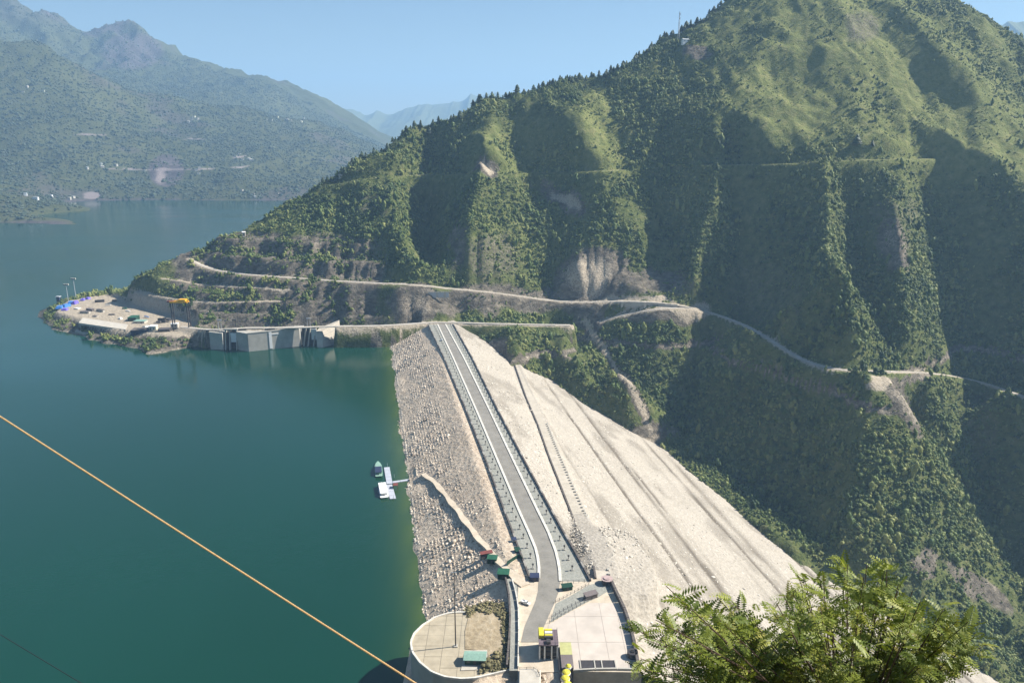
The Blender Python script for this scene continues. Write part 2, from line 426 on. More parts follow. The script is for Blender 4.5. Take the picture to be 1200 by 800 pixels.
def m_stony(name, lo, mid, hi, s1=.35, s2=1.5, bstr=.8, patch=None, band=None):
    m, t, b = mat(name, .95, .12)
    v = node(t, 'ShaderNodeTexVoronoi'); v.inputs['Scale'].default_value = s1; t.links.new(pos(t), v.inputs['Vector'])
    n = noise(t, s2, 5, .7); n2 = noise(t, .03, 4, .6)
    f = math_(t, 'ADD', math_(t, 'MULTIPLY', n, .55), math_(t, 'ADD', math_(t, 'MULTIPLY', v.outputs['Distance'], .25), math_(t, 'MULTIPLY', n2, .25)))
    c = ramp(t, f, [(.34, lo), (.55, mid), (.75, hi)])
    if patch:
        c = mix(t, ramp(t, noise(t, .022, 5, .65), [(.52, (0, 0, 0)), (.66, (1, 1, 1))]), c, patch)
    if band:
        a = node(t, 'ShaderNodeAttribute', attribute_name='band'); c = mix(t, a.outputs['Fac'], c, band)
    t.links.new(c, b.inputs['Base Color']); bump(t, b, math_(t, 'ADD', v.outputs['Distance'], n), bstr, .8)
    return m
M['riprap_bed'] = m_stony('riprap bed', (.36, .28, .20), (.60, .49, .37), (.72, .62, .48))
M['rockfill'] = m_stony('downstream rockfill', (.28, .25, .205), (.405, .365, .305), (.50, .455, .385), .5, 1.2, .5, None, (.13, .11, .085))
M['ramp_dirt'] = m_stony('graded dirt', (.40, .36, .29), (.50, .45, .37), (.57, .52, .43), .2, .6, .15)
M['track'] = m_stony('beige track', (.44, .37, .28), (.56, .48, .37), (.64, .56, .44), .2, .6, .15)
M['asphalt'] = m_stony('worn asphalt', (.19, .178, .155), (.25, .235, .205), (.30, .28, .245), .15, .9, .1)
M['kerb'] = plain('white kerb paint', (.62, .59, .52), .7, .2, .5)
M['walk'] = m_stony('footway paving', (.23, .23, .20), (.30, .30, .262), (.38, .37, .325), .8, 1.6, .2)
M['wall'] = plain('grey parapet', (.30, .28, .25), .9, .2, .8)
M['wall_dark'] = plain('dark walls and parapet shade', (.12, .105, .095), .9, .3, .8)  # on parapets and edge walls the shade is put into this dark colour
M['concrete'] = plain('pale concrete', (.50, .46, .39), .9, .12, .25)
M['slab'] = plain('pink grey slabs', (.53, .47, .405), .9, .12, .12)
M['terrace'] = plain('sandy terrace slabs', (.40, .345, .25), .9, .16, .18)
M['joint'] = plain('joint', (.34, .29, .22), .95, .2, .5)
M['oldwall'] = plain('grey weathered concrete', (.42, .40, .35), .9, .16, .12)
M['white'] = plain('white paint', (.78, .78, .76), .5, .05, .5)
M['green'] = plain('green sheet', (.025, .105, .06), .6, .2, .8)
M['darkgreen'] = plain('dark green sheet', (.015, .055, .035), .6, .2, .8)
M['teal'] = plain('pale teal sheet roof', (.24, .38, .31), .55, .15, 1.0)
M['blue'] = plain('blue tarp', (.05, .19, .52), .5, .3, .5)
M['navy'] = plain('navy sheet', (.035, .045, .09), .5, .2, .8)
M['purple'] = plain('violet tarp', (.17, .13, .55), .5, .3, .5)
M['red'] = plain('red brown paint', (.19, .06, .05), .6, .2, .8)
M['yellow'] = plain('yellow paint', (.68, .60, .06), .5, .08, .8)
M['orange'] = plain('orange yellow paint', (.85, .42, .02), .5, .1, .8)
M['lime'] = plain('faded lime paint', (.44, .44, .20), .8, .12, .6)
M['steel'] = plain('dark steel', (.055, .05, .05), .5, .2, .8, .4)
M['galv'] = plain('galvanised steel', (.42, .44, .46), .45, .1, .8, .5)
M['brownroof'] = plain('brown grey roof', (.17, .145, .14), .85, .12, .4)
M['glass'] = plain('dark glass', (.02, .03, .035), .1, .1, 1, .6)
M['tyre'] = plain('tyre rubber', (.02, .02, .02), .9, .1, 3)
M['rope'] = plain('orange yellow rope', (.62, .40, .18), .7, .12, 60)
M['wire'] = plain('black wire', (.03, .03, .035), .6, .1, 20)
def m_rock(name, lo, mid, hi):
    m, t, b = mat(name, .92, .15); oi = node(t, 'ShaderNodeObjectInfo')
    t.links.new(ramp(t, oi.outputs['Random'], [(0, lo), (.5, mid), (1, hi)]), b.inputs['Base Color']); return m
M['rocks'] = m_rock('riprap stones', (.20, .155, .115), (.58, .48, .37), (.78, .68, .54))
M['rocks_pale'] = m_rock('pale stones', (.30, .27, .22), (.55, .50, .42), (.68, .63, .54))

# ---------------------------------------------------------------- object helpers
def tag(o, label=None, cat=None, group=None, kind=None):
    for k, v in (('label', label), ('category', cat), ('group', group), ('kind', kind)):
        if v: o[k] = v
    return o
def empty(name, loc=(0, 0, 0), rz=0.0, **kw):
    o = bpy.data.objects.new(name, None); COL.objects.link(o); o.location = loc; o.rotation_euler = (0, 0, rz)
    o.empty_display_size = 1; return tag(o, **kw)
def mesh_np(name, V, Fc, m, parent=None, smooth=False):
    me = bpy.data.meshes.new(name)
    V = np.asarray(V, np.float32); Fc = np.asarray(Fc, np.int32); k = Fc.shape[1]
    me.vertices.add(len(V)); me.vertices.foreach_set('co', V.ravel())
    me.loops.add(Fc.size); me.loops.foreach_set('vertex_index', Fc.ravel())
    me.polygons.add(len(Fc)); me.polygons.foreach_set('loop_start', np.arange(0, Fc.size, k, dtype=np.int32))
    me.update(calc_edges=True); me.validate()
    if smooth: me.polygons.foreach_set('use_smooth', np.ones(len(Fc), bool))
    me.materials.append(m); o = bpy.data.objects.new(name, me); COL.objects.link(o)
    if parent: o.parent = parent
    return o
def grid_faces(h, w_):
    i = np.arange(h * w_).reshape(h, w_)
    return np.stack([i[:-1, :-1], i[:-1, 1:], i[1:, 1:], i[1:, :-1]], -1).reshape(-1, 4)
class MB:
    """collects simple solids and links them as one mesh object"""
    def __init__(s): s.v = []; s.f = []
    def poly(s, pts, faces):
        n = len(s.v); s.v += [tuple(map(float, p)) for p in pts]; s.f += [tuple(n + i for i in f) for f in faces]; return s
    def box(s, x0, x1, y0, y1, z0, z1):
        return s.poly([(x0, y0, z0), (x1, y0, z0), (x1, y1, z0), (x0, y1, z0), (x0, y0, z1), (x1, y0, z1), (x1, y1, z1), (x0, y1, z1)],
                      [(0, 3, 2, 1), (4, 5, 6, 7), (0, 1, 5, 4), (1, 2, 6, 5), (2, 3, 7, 6), (3, 0, 4, 7)])
    def prism(s, poly, z0, z1):
        """vertical prism on a plan outline (counter-clockwise or not); z0, z1 may be lists"""
        n = len(poly)
        a = sum(poly[i][0] * poly[(i + 1) % n][1] - poly[(i + 1) % n][0] * poly[i][1] for i in range(n))
        if a < 0:
            poly = poly[::-1]
            if hasattr(z1, '__len__'): z1 = z1[::-1]
            if hasattr(z0, '__len__'): z0 = z0[::-1]
        g = lambda z, i: z[i] if hasattr(z, '__len__') else z
        pts = [(p[0], p[1], g(z0, i)) for i, p in enumerate(poly)] + [(p[0], p[1], g(z1, i)) for i, p in enumerate(poly)]
        return s.poly(pts, [tuple(range(n))[::-1], tuple(range(n, 2 * n))] + [(i, (i + 1) % n, n + (i + 1) % n, n + i) for i in range(n)])
    def tube(s, pts, r, n=6, r2=None):
        pts = [Vector(p) for p in pts]; base_ = len(s.v); m = len(pts)
        for i, p in enumerate(pts):
            d = (pts[min(i + 1, m - 1)] - pts[max(i - 1, 0)]).normalized()
            u = d.orthogonal().normalized() if abs(d.z) < .9 else Vector((1, 0, 0)).cross(d).normalized()
            if abs(d.z) < .9: u = d.cross(Vector((0, 0, 1))).normalized()
            v = d.cross(u); rr = r if r2 is None else r + (r2 - r) * i / max(m - 1, 1)
            for k in range(n):
                a = 2 * math.pi * k / n; q = p + (u * math.cos(a) + v * math.sin(a)) * rr; s.v.append(tuple(q))
        for i in range(m - 1):
            for k in range(n):
                a = base_ + i * n + k; b = base_ + i * n + (k + 1) % n; s.f.append((a, b, b + n, a + n))
        s.f.append(tuple(base_ + k for k in range(n))[::-1]); s.f.append(tuple(base_ + (m - 1) * n + k for k in range(n)))
        return s
    def strip(s, L, Rr, top, th=.25):
        """a road or kerb: left and right edge points (xy), heights top, thickness th, closed solid"""
        n = len(L); b = len(s.v)
        for i in range(n):
            for (x, y), z in ((L[i], top[i]), (Rr[i], top[i]), (Rr[i], top[i] - th), (L[i], top[i] - th)): s.v.append((float(x), float(y), float(z)))
        for i in range(n - 1):
            for k in range(4):
                k2 = (k + 1) % 4; s.f.append((b + 4 * i + k, b + 4 * i + 4 + k, b + 4 * i + 4 + k2, b + 4 * i + k2))
        s.f.append((b, b + 1, b + 2, b + 3)); s.f.append((b + 4 * n - 1, b + 4 * n - 2, b + 4 * n - 3, b + 4 * n - 4)); return s
    def build(s, name, m, parent=None, bevel=0):
        me = bpy.data.meshes.new(name); me.from_pydata(s.v, [], s.f); me.update()
        bm = bmesh.new(); bm.from_mesh(me); bmesh.ops.recalc_face_normals(bm, faces=bm.faces)
        if bevel: bmesh.ops.bevel(bm, geom=bm.edges[:], offset=bevel, segments=2, affect='EDGES')
        bm.to_mesh(me); bm.free()
        me.materials.append(m if not isinstance(m, str) else M[m]); o = bpy.data.objects.new(name, me); COL.objects.link(o)
        if parent: o.parent = parent
        return o
def copy_tree(o, parent=None):
    c = o.copy(); COL.objects.link(c); c.parent = parent
    for ch in list(o.children): copy_tree(ch, c)
    return c
def offset_line(P, d):
    P = np.array(P)[:, :2]; T = np.gradient(P, axis=0); T /= np.linalg.norm(T, axis=1)[:, None] + 1e-9
    Nn = np.stack([T[:, 1], -T[:, 0]], 1); return P + Nn * (np.asarray(d)[:, None] if hasattr(d, '__len__') else d)

def ico(sub=1):
    bm = bmesh.new(); bmesh.ops.create_icosphere(bm, subdivisions=sub, radius=1)
    v = np.array([x.co[:] for x in bm.verts]); f = np.array([[q.index for q in x.verts] for x in bm.faces]); bm.free(); return v, f
def scatter(name, P, scale, coll, label, tilt=None):
    me = bpy.data.meshes.new(name); me.vertices.add(len(P)); me.vertices.foreach_set('co', np.asarray(P, np.float32).ravel())
    a = me.attributes.new('size', 'FLOAT_VECTOR', 'POINT'); a.data.foreach_set('vector', np.asarray(scale, np.float32).ravel())
    rot = np.zeros((len(P), 3)); rot[:, 2] = RNG.uniform(0, 6.28, len(P))
    if tilt is not None: rot[:, :2] = RNG.uniform(-tilt, tilt, (len(P), 2))
    a = me.attributes.new('turn', 'FLOAT_VECTOR', 'POINT'); a.data.foreach_set('vector', rot.astype(np.float32).ravel())
    o = bpy.data.objects.new(name, me); COL.objects.link(o)
    ng = bpy.data.node_groups.new(name, 'GeometryNodeTree')
    ng.interface.new_socket('Geometry', in_out='INPUT', socket_type='NodeSocketGeometry'); ng.interface.new_socket('Geometry', in_out='OUTPUT', socket_type='NodeSocketGeometry')
    gi = ng.nodes.new('NodeGroupInput'); go = ng.nodes.new('NodeGroupOutput'); ip = ng.nodes.new('GeometryNodeInstanceOnPoints')
    ci = ng.nodes.new('GeometryNodeCollectionInfo'); ci.inputs['Collection'].default_value = coll; ci.inputs['Separate Children'].default_value = True; ci.inputs['Reset Children'].default_value = True
    at1 = ng.nodes.new('GeometryNodeInputNamedAttribute'); at1.data_type = 'FLOAT_VECTOR'; at1.inputs['Name'].default_value = 'size'
    at2 = ng.nodes.new('GeometryNodeInputNamedAttribute'); at2.data_type = 'FLOAT_VECTOR'; at2.inputs['Name'].default_value = 'turn'
    L = ng.links.new; L(gi.outputs[0], ip.inputs['Points']); L(ci.outputs[0], ip.inputs['Instance']); ip.inputs['Pick Instance'].default_value = True
    L(at1.outputs['Attribute'], ip.inputs['Scale']); L(at2.outputs['Attribute'], ip.inputs['Rotation']); L(ip.outputs[0], go.inputs[0])
    md = o.modifiers.new('scatter', 'NODES'); md.node_group = ng
    return tag(o, label, kind='stuff')

# ---------------------------------------------------------------- the setting: terrain
PX, PY = proj(GX, GY, Z)
nzc = fbm(GX, GY, 30, 4, 61) - .5
PXn = PX + (fbm(GX, GY, 26, 3, 91) - .5) * 26; PYn = PY + (fbm(GX, GY, 26, 3, 92) - .5) * 20
front = Z > -400
rock = np.zeros_like(Z); dirt = np.zeros_like(Z); mead = np.zeros_like(Z); woods = np.full_like(Z, .8)
def ell(arr, x, y, rx, ry, v, ang=0.0, soft=.45):
    a = math.radians(ang); dx = PXn - x; dy = PYn - y
    u = (dx * math.cos(a) + dy * math.sin(a)) / rx; q = (-dx * math.sin(a) + dy * math.cos(a)) / ry
    k = v * (1 - sstep(1 - soft, 1 + soft, np.hypot(u, q))); np.maximum(arr, k, out=arr)
def pl(arr, pts, w_, v):
    d = dist_line(PX + (PXn - PX) * .4, PY + (PYn - PY) * .4, pts); k = v * (1 - sstep(w_ * .6, w_ * 1.4, d)); np.maximum(arr, k, out=arr)
bench = sstep(188, 215, PXn) * (1 - sstep(425, 480, PXn)) * sstep(262, 275, PYn) * (1 - sstep(383, 400, PYn)) * (1 - sstep(98, 120, Z))
np.maximum(rock, bench * (.45 + .5 * fbm(GX, GY, 28, 4, 63)), out=rock)
ell(rock, 120, 385, 80, 22, .7); ell(rock, 220, 396, 40, 12, .7)
ell(rock, 482, 358, 30, 24, .95); ell(dirt, 484, 360, 22, 20, .42)
ell(rock, 700, 322, 46, 34, 1.0); ell(dirt, 690, 322, 30, 26, .58, 20); ell(rock, 760, 330, 60, 18, .6)
ell(rock, 640, 352, 90, 16, .75); ell(rock, 690, 380, 16, 12, .9); ell(mead, 985, 60, 150, 95, .9, 20, .7); ell(mead, 1120, 150, 110, 50, .9, 20, .7); ell(rock, 560, 350, 60, 18, .75); ell(rock, 580, 300, 34, 34, .45)
ell(rock, 575, 193, 13, 13, 1.0); ell(dirt, 575, 193, 9, 10, .75); ell(dirt, 663, 236, 30, 9, .62, 30); ell(rock, 663, 236, 36, 14, .9, 30)
ell(dirt, 745, 352, 60, 4, .7); ell(dirt, 812, 364, 26, 11, .70); ell(rock, 770, 372, 55, 8, .8)
ell(dirt, 584, 410, 5, 17, .5, -12); ell(rock, 590, 412, 14, 20, .7)
ell(dirt, 758, 515, 22, 10, .6); ell(rock, 758, 508, 34, 18, .7)
ell(dirt, 1030, 446, 20, 8, .70); ell(rock, 1058, 480, 14, 40, .85, -25); ell(dirt, 1058, 478, 8, 34, .45, -25)
ell(rock, 1045, 285, 22, 34, .7, -20); ell(dirt, 1042, 285, 12, 26, .42, -20)
ell(rock, 1085, 660, 20, 16, .8); ell(rock, 1150, 690, 50, 12, .7, 35); ell(rock, 540, 285, 14, 34, .55); ell(rock, 380, 290, 50, 18, .5)
ell(rock, 900, 350, 60, 60, .35); ell(rock, 1150, 500, 30, 50, .38); ell(rock, 440, 240, 20, 20, .42); ell(rock, 818, 62, 20, 8, .7)
ell(rock, 1010, 30, 25, 24, .45, 40); ell(rock, 1045, 250, 40, 20, .4)
CHUTE = [(682, 372), (692, 392), (712, 416), (738, 452), (752, 476), (764, 500)]
pl(rock, CHUTE, 6, 1.0); pl(dirt, CHUTE, 4.2, .72)
pl(dirt, [(905, 392), (930, 420), (975, 438)], 3, .55)
for rr, w_ in ((r_main, 4.6), (r_crest, 5.5), (r_low, 5), (r_b2, 3), (r_b3, 3), (r_up, 4.0), (r_up2, 3.6)):
    m = (GX > rr[:, 0].min() - 30) & (GX < rr[:, 0].max() + 30) & (GY > rr[:, 1].min() - 30) & (GY < rr[:, 1].max() + 30)
    d = dist_line(GX[m], GY[m], [tuple(p) for p in rr]); k = 1 - sstep(w_ * .7, w_ * 1.5, d)
    if rr is r_up or rr is r_up2:
        mead[m] = np.maximum(mead[m], k); dirt[m] = np.maximum(dirt[m], .56 * (1 - sstep(w_ * .5, w_ * .9, d))); woods[m] *= 1 - .95 * (1 - sstep(w_, w_ * 1.8, d))
    else:
        dirt[m] = np.maximum(dirt[m], k * .8); woods[m] *= 1 - (1 - sstep(w_ * 1.1, w_ * 2.2, d))
dirt = np.where(yi, .8, dirt)
dirt = np.where((Z < 1.8) & (Z > -3), .45, dirt); rock = np.where((Z < 4) & (Z > -3), .9, rock)
ell(mead, 930, 95, 95, 70, 1.0, 30, .6); ell(mead, 1080, 160, 90, 50, .8, 20, .6); ell(mead, 710, 150, 36, 70, .85, 0, .6); ell(mead, 600, 175, 50, 36, .5, 0, .6)
ell(mead, 970, 30, 70, 40, .6, 0, .6); ell(mead, 1140, 90, 60, 60, .6); ell(mead, 820, 240, 40, 30, .4); ell(mead, 640, 270, 60, 30, .5); ell(mead, 300, 260, 20, 8, .7)
mead = np.clip(mead + nzc * .8 * (mead > .1), 0, 1)
woods = woods * (1 - .80 * mead) * (1 - .80 * np.clip(rock, 0, 1)) * (1 - np.clip(dirt * 1.5, 0, 1)) * ((Z > 2) | (t_ > TR))
woods *= .25 + .95 * sstep(.34, .58, fbm(GX, GY, 38, 4, 71))
ell(woods, 972, 262, 45, 85, .9); ell(woods, 830, 270, 40, 70, .8); ell(woods, 500, 185, 50, 20, .95); ell(woods, 745, 120, 30, 45, .95); ell(woods, 440, 250, 60, 40, .9); ell(woods, 820, 130, 22, 50, .8)
ell(woods, 1090, 580, 110, 130, .95); ell(woods, 900, 500, 110, 120, .8); ell(woods, 1060, 330, 60, 110, .9); ell(woods, 740, 420, 70, 60, .9); ell(woods, 620, 270, 80, 70, .85)
woods *= (1 - .8 * np.clip(rock, 0, 1)) * (1 - np.clip(dirt * 1.6, 0, 1))
woods = np.maximum(woods, bench * .75 * sstep(.46, .62, fbm(GX, GY, 17, 3, 64)) * (dirt < .3))
woods = np.maximum(woods, ((PX < 262) & (Z > 2.5) & (Z < 12) & ~yi & (dirt < .5)) * .7 * sstep(.4, .55, fbm(GX, GY, 14, 3, 65)))
woods = np.where(((Z > 2) | (t_ > TR)) & ~inside, woods, 0)
V = np.stack([GX, GY, Z], -1).reshape(-1, 3)
terr = mesh_np('mountain_ground', V, grid_faces(*GX.shape), M['terrain'], smooth=True)
tag(terr, 'steep green mountain with spurs and gullies across the dam', None, None, 'structure')
ca = terr.data.color_attributes.new('cover', 'FLOAT_COLOR', 'POINT')
ca.data.foreach_set('color', np.stack([rock, dirt, mead, np.ones_like(rock)], -1).astype(np.float32).ravel())

# base sheet far below everything, out to the horizon
g = MB(); g.poly([(-30000, -30000, -330), (30000, -30000, -330), (30000, 30000, -330), (-30000, 30000, -330)], [(0, 1, 2, 3)])
tag(g.build('valley_floor', M['terrain']), kind='structure')

# left bank: the steep hillside the camera stands on
lx = np.concatenate([np.arange(-900, -60, 14), np.arange(-60, 60, 1.5), np.arange(60, 900, 14)]); ly = np.concatenate([np.arange(-300, -6, 14), np.arange(-6, 30, 1.0), np.arange(30, 420, 7)])
LX, LY = np.meshgrid(lx, ly)
LZ = 247.3 - np.where(LY > 0, .98 * LY + .0 * LY, .35 * LY) - .0006 * LX ** 2 + (fbm(LX, LY, 40, 4, 44) - .5) * np.clip(np.hypot(LX, LY) * .25, 0, 18)
LZ = np.where(LY > 195, LZ - (LY - 195) * 1.2, LZ)
LZ = np.maximum(LZ, -300)
lb = mesh_np('near_hillside', np.stack([LX, LY, LZ], -1).reshape(-1, 3), grid_faces(*LX.shape), M['terrain'], smooth=True)
tag(lb, kind='structure')
ca = lb.data.color_attributes.new('cover', 'FLOAT_COLOR', 'POINT')
ca.data.foreach_set('color', np.stack([np.full_like(LZ, .5), np.zeros_like(LZ), np.full_like(LZ, .3), np.ones_like(LZ)], -1).astype(np.float32).ravel())

# ---------------------------------------------------------------- far hills beyond the lake
FP = []
def fadd(px, py, Y): FP.append(tuple(at_y(px, py, Y)))
SHORE = [(78, 236), (120, 235), (180, 234), (240, 235), (310, 235), (360, 234), (420, 232)]
for p in seg(SHORE, 3):
    q = at_z(*p, 0); FP.append(tuple(q))
    if p[0] > 150: FP.append((q[0], q[1] - 160, -40)); FP.append((q[0], q[1] - 500, -60))
# the nearer left point of land
for p in seg([(-160, 262), (-60, 262), (0, 261), (40, 262), (75, 264), (100, 264)], 3):
    q = at_z(*p, 0); FP.append(tuple(q)); FP.append((q[0] + 20, q[1] - 90, -30))
for p in [(-60, 222, 2560), (0, 224, 2560), (30, 229, 2540), (50, 236, 2500), (75, 245, 2440), (95, 257, 2330), (-60, 240, 2350), (0, 243, 2350), (40, 248, 2330), (-60, 252, 2235), (-20, 252, 2235), (20, 253, 2230), (50, 255, 2225), (75, 257, 2215)]: fadd(*p)
for p in [(112, 250), (110, 244), (100, 238)]:
    q = at_z(*p, -6); FP.append(tuple(q))
# hillside over the far shore, and its shoulder
for p in seg([(-200, 20, 3800), (-100, 32, 3900), (0, 45, 4000), (50, 60, 4050), (110, 92, 4100), (165, 112, 4150), (210, 118, 4300), (280, 128, 4500), (340, 140, 4700), (400, 156, 4900), (470, 190, 5000), (540, 210, 5100)], 3):
    fadd(*p); q = at_y(*p); FP.append((q[0], q[1] + 500, q[2] - 130))
for p in [(0, 150, 3300), (60, 170, 3250), (-100, 150, 3300), (-100, 210, 2900), (20, 210, 2850), (100, 190, 3100), (150, 180, 3300), (160, 212, 3020), (210, 165, 3600), (260, 205, 3150), (300, 175, 3700), (350, 205, 3250), (420, 205, 3600), (120, 140, 3600)]: fadd(*p)
# gullies and spurs
for L in [[(140, 215, 3060), (135, 185, 3280), (128, 150, 3560)], [(230, 225, 2960), (226, 190, 3420), (205, 150, 3900)], [(330, 215, 3200), (322, 180, 3700)]]:
    for p in seg(L, 4): fadd(*p)
# back range
for p in seg([(-260, -20, 5600), (-120, 0, 5700), (0, 10, 5800), (20, 11, 5800), (60, 24, 5850), (82, 34, 5900), (106, 50, 5950), (125, 38, 6000), (148, 35, 6000), (158, 34, 6000), (172, 36, 6000), (182, 50, 6050), (205, 64, 6100), (222, 76, 6150), (262, 79, 6200), (300, 90, 6300), (345, 100, 6400), (375, 116, 6500), (405, 133, 6600), (440, 156, 6700), (470, 176, 6800), (520, 200, 6900)], 2):
    fadd(*p); q = at_y(*p); FP.append((q[0], q[1] + 900, q[2] - 420))
for L in [[(95, 95, 5100), (106, 60, 5700)], [(160, 100, 5000), (152, 60, 5700)], [(185, 105, 5200), (176, 70, 5800)], [(250, 110, 5200), (240, 85, 5900)], [(330, 120, 5600), (320, 100, 6100)]]:
    for p in seg(L, 3): fadd(*p)
fs = rbf_fit(FP)
STEP = 17.0
fx = np.arange(-5200, 900, STEP); fy = np.arange(1950, 7900, STEP)
c1 = np.arange(-5260, 960, 60.0); c2 = np.arange(1890, 7960, 60.0); CA, CB = np.meshgrid(c1, c2); CF = fs(CA, CB)
FX, FY = np.meshgrid(fx, fy)
FZ = bil(CF, c1[0], c2[0], 60.0, FX, FY)
up = sstep(0, 60, FZ)
FZ = FZ + ((fbm(FX + 120 * fbm(FX, FY, 400, 2, 3), FY, 420, 5, 201, True, .55) - .6) * (60 + 150 * sstep(400, 900, FZ)) + (fbm(FX, FY, 150, 4, 215, True) - .6) * (22 + 70 * sstep(350, 800, FZ)) + (fbm(FX, FY, 90, 3, 211) - .5) * 26) * up
FPX, FPY = proj(FX, FY, FZ)
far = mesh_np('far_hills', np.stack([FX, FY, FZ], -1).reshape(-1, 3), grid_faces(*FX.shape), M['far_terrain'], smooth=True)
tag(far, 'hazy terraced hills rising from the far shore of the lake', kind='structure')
fr = np.clip(sstep(.5, .75, fbm(FX, FY, 260, 4, 301)) * .45 + (FZ < 3) * .25 + sstep(700, 1000, FZ) * .4, 0, 1)
fd = ((FZ > -2) & (FZ < 5)) * .30 * (fbm(FX, FY, 110, 2, 5) > .62)
fm = sstep(.5, .75, fbm(FX, FY, 330, 4, 311)) * .45
def fell(arr, x, y, rx, ry, v):
    k = v * (1 - sstep(.6, 1.3, np.hypot((FPX - x) / rx, (FPY - y) / ry))); return np.maximum(arr, k)
fd = fell(fd, 108, 229, 12, 5, .8); fd = fell(fd, 188, 207, 8, 12, .6); pass; fr = fell(fr, 195, 200, 22, 20, .9); fr = fell(fr, 155, 60, 40, 24, .7)
for L in [[(80, 157), (128, 158)], [(120, 198), (250, 198)], [(270, 197), (292, 195)], [(215, 163), (240, 163)], [(270, 185), (290, 183)]]:
    d = dist_line(FPX, FPY, L); fd = np.maximum(fd, .62 * (1 - sstep(.7, 2.0, d)))
ca = far.data.color_attributes.new('cover', 'FLOAT_COLOR', 'POINT')
ca.data.foreach_set('color', np.stack([fr, fd, fm, np.ones_like(fr)], -1).astype(np.float32).ravel())

# distant blue ranges
def range_(name, pts, back, lo, seed, label):
    a = np.array([at_y(*p) for p in seg(pts, 22)]); n = len(a); k = 22
    J = np.arange(-k, k + 1)[None, :]; T = abs(J) / k; X_ = np.repeat(a[:, :1], 2 * k + 1, 1); Y_ = a[:, 1:2] + J / k * back
    zt = a[:, 2:3] + (fbm(X_[:, :1], X_[:, :1] * 0, 700, 4, seed + 7, True) - .6) * 300
    Z_ = zt * (1 - T) + lo * T + (fbm(X_, Y_, 900, 4, seed, True) - .6) * 260 * np.minimum(1, T * 5)
    Vv = np.stack([X_, Y_, Z_], -1).reshape(-1, 3)
    o = mesh_np(name, Vv, grid_faces(n, 2 * k + 1), M['terrain'], smooth=True); tag(o, label, kind='structure')
    c = o.data.color_attributes.new('cover', 'FLOAT_COLOR', 'POINT'); c.data.foreach_set('color', np.tile([.3, 0, .3, 1], n * (2 * k + 1)).astype(np.float32))
range_('distant_range', [(330, 150, 12500), (405, 133, 12500), (440, 129, 12500), (470, 124, 12500), (500, 117, 12500), (520, 119, 12500), (545, 115, 12500), (570, 111, 12500), (590, 114, 12500), (640, 120, 12500), (760, 128, 12500)], 3500, -200, 401, 'pale blue mountain range on the horizon')
range_('distant_ridge', [(1080, 40, 6500), (1140, 30, 6500), (1160, 24, 6500), (1180, 23, 6500), (1200, 26, 6500), (1280, 40, 6500), (1400, 60, 6500)], 2600, -200, 411, 'pale blue ridge behind the mountain on the right')

# ---------------------------------------------------------------- lake
sh_dam = [dam_xy(s, TL - ZC * US + 3) for s in (-200, 0, 200, 400, LEN + 25)]
wx = np.concatenate([np.arange(-9000, -1400, 200), np.arange(-1400, 400, 8), np.arange(400, 3001, 200)]); wy = np.concatenate([np.arange(150, 1100, 8), np.arange(1100, 3000, 30), np.arange(3000, 3800, 200)])
WX, WY = np.meshgrid(wx, wy); ss, tt = st(WX, WY)
dsh = np.abs(tt - (TL - ZC * US)); sh = np.exp(-dsh / 8.0) * (tt < -30)
WZ = np.zeros_like(WX)
fcs = grid_faces(*WX.shape)
mid = lambda A: A.ravel()[fcs].mean(1)
keepf = (mid(tt) < -25) | ((mid(WY) > 1000) & (mid(WX) < -150)) | ((mid(WY) > 1900) & (mid(WX) < 2500))
water = mesh_np('lake_water', np.stack([WX, WY, WZ], -1).reshape(-1, 3), fcs[keepf], M['water'], smooth=True)
tag(water, 'calm teal reservoir lake', kind='structure')
at = water.data.attributes.new('shore', 'FLOAT', 'POINT'); at.data.foreach_set('value', np.clip(sh * (.8 + .6 * fbm(WX, WY, 20, 3, 9)), 0, 1).astype(np.float32).ravel())

# ---------------------------------------------------------------- the dam
RAMP = [(427, 603, 606), (450, 611, 617), (467, 617, 626), (497, 630, 641), (534, 643, 656), (567, 656, 670), (600, 669, 685), (620, 676, 694), (645, 687.5, 705), (665, 696, 712), (678, 698, 715)]
rc = np.array([at_dam((a + b) / 2, y) for y, a, b in RAMP])
rc[-3:, 2] = [21.0, 22.8, 24.0]; rc[-4, 2] = rc[-4, 2] * .5 + 19.5 * .5
rl = np.array([at_z(a, y, z) for (y, a, b), z in zip(RAMP, rc[:, 2])]); rr_ = np.array([at_z(b, y, z) for (y, a, b), z in zip(RAMP, rc[:, 2])])
PATCH = [at_z(*p, 22)[:2] for p in [(548, 716), (566, 706), (588, 704), (600, 730), (602, 785), (560, 796), (543, 770)]]
# upstream face
s = np.arange(-160, LEN + 60, 3.0); t = np.arange(TL - 90, TL + 9, 2.0)
SS, TT = np.meshgrid(s, t); X, Y = dam_xy(SS, TT)
Zu = dam_z(TT) + (fbm(X, Y, 7, 3, 501) - .5) * 1.2 * (TT < TL - 2) + (fbm(X, Y, 19, 3, 502) - .5) * 3.4 * np.exp(-((TT - TL + 48) / 9) ** 2)
dp = np.where(in_poly(X, Y, PATCH), 0, dist_line(X, Y, [tuple(p) for p in PATCH] + [tuple(PATCH[0])]))
Zu = np.maximum(Zu, np.where(SS < 60, 21.8 - .75 * dp + (fbm(X, Y, 6, 3, 3) - .5) * .8, -99))
Zu = np.where(TT > TL - 2, np.minimum(Zu, ZC - .35), Zu)
def up_z(x, y):
    ss_, tt_ = st(x, y); i = np.clip(((ss_ - s[0]) / 3.0).astype(int), 0, len(s) - 1); j = np.clip(((tt_ - t[0]) / 2.0).astype(int), 0, len(t) - 1)
    return Zu[j, i]
UPS = (s.copy(), t.copy())
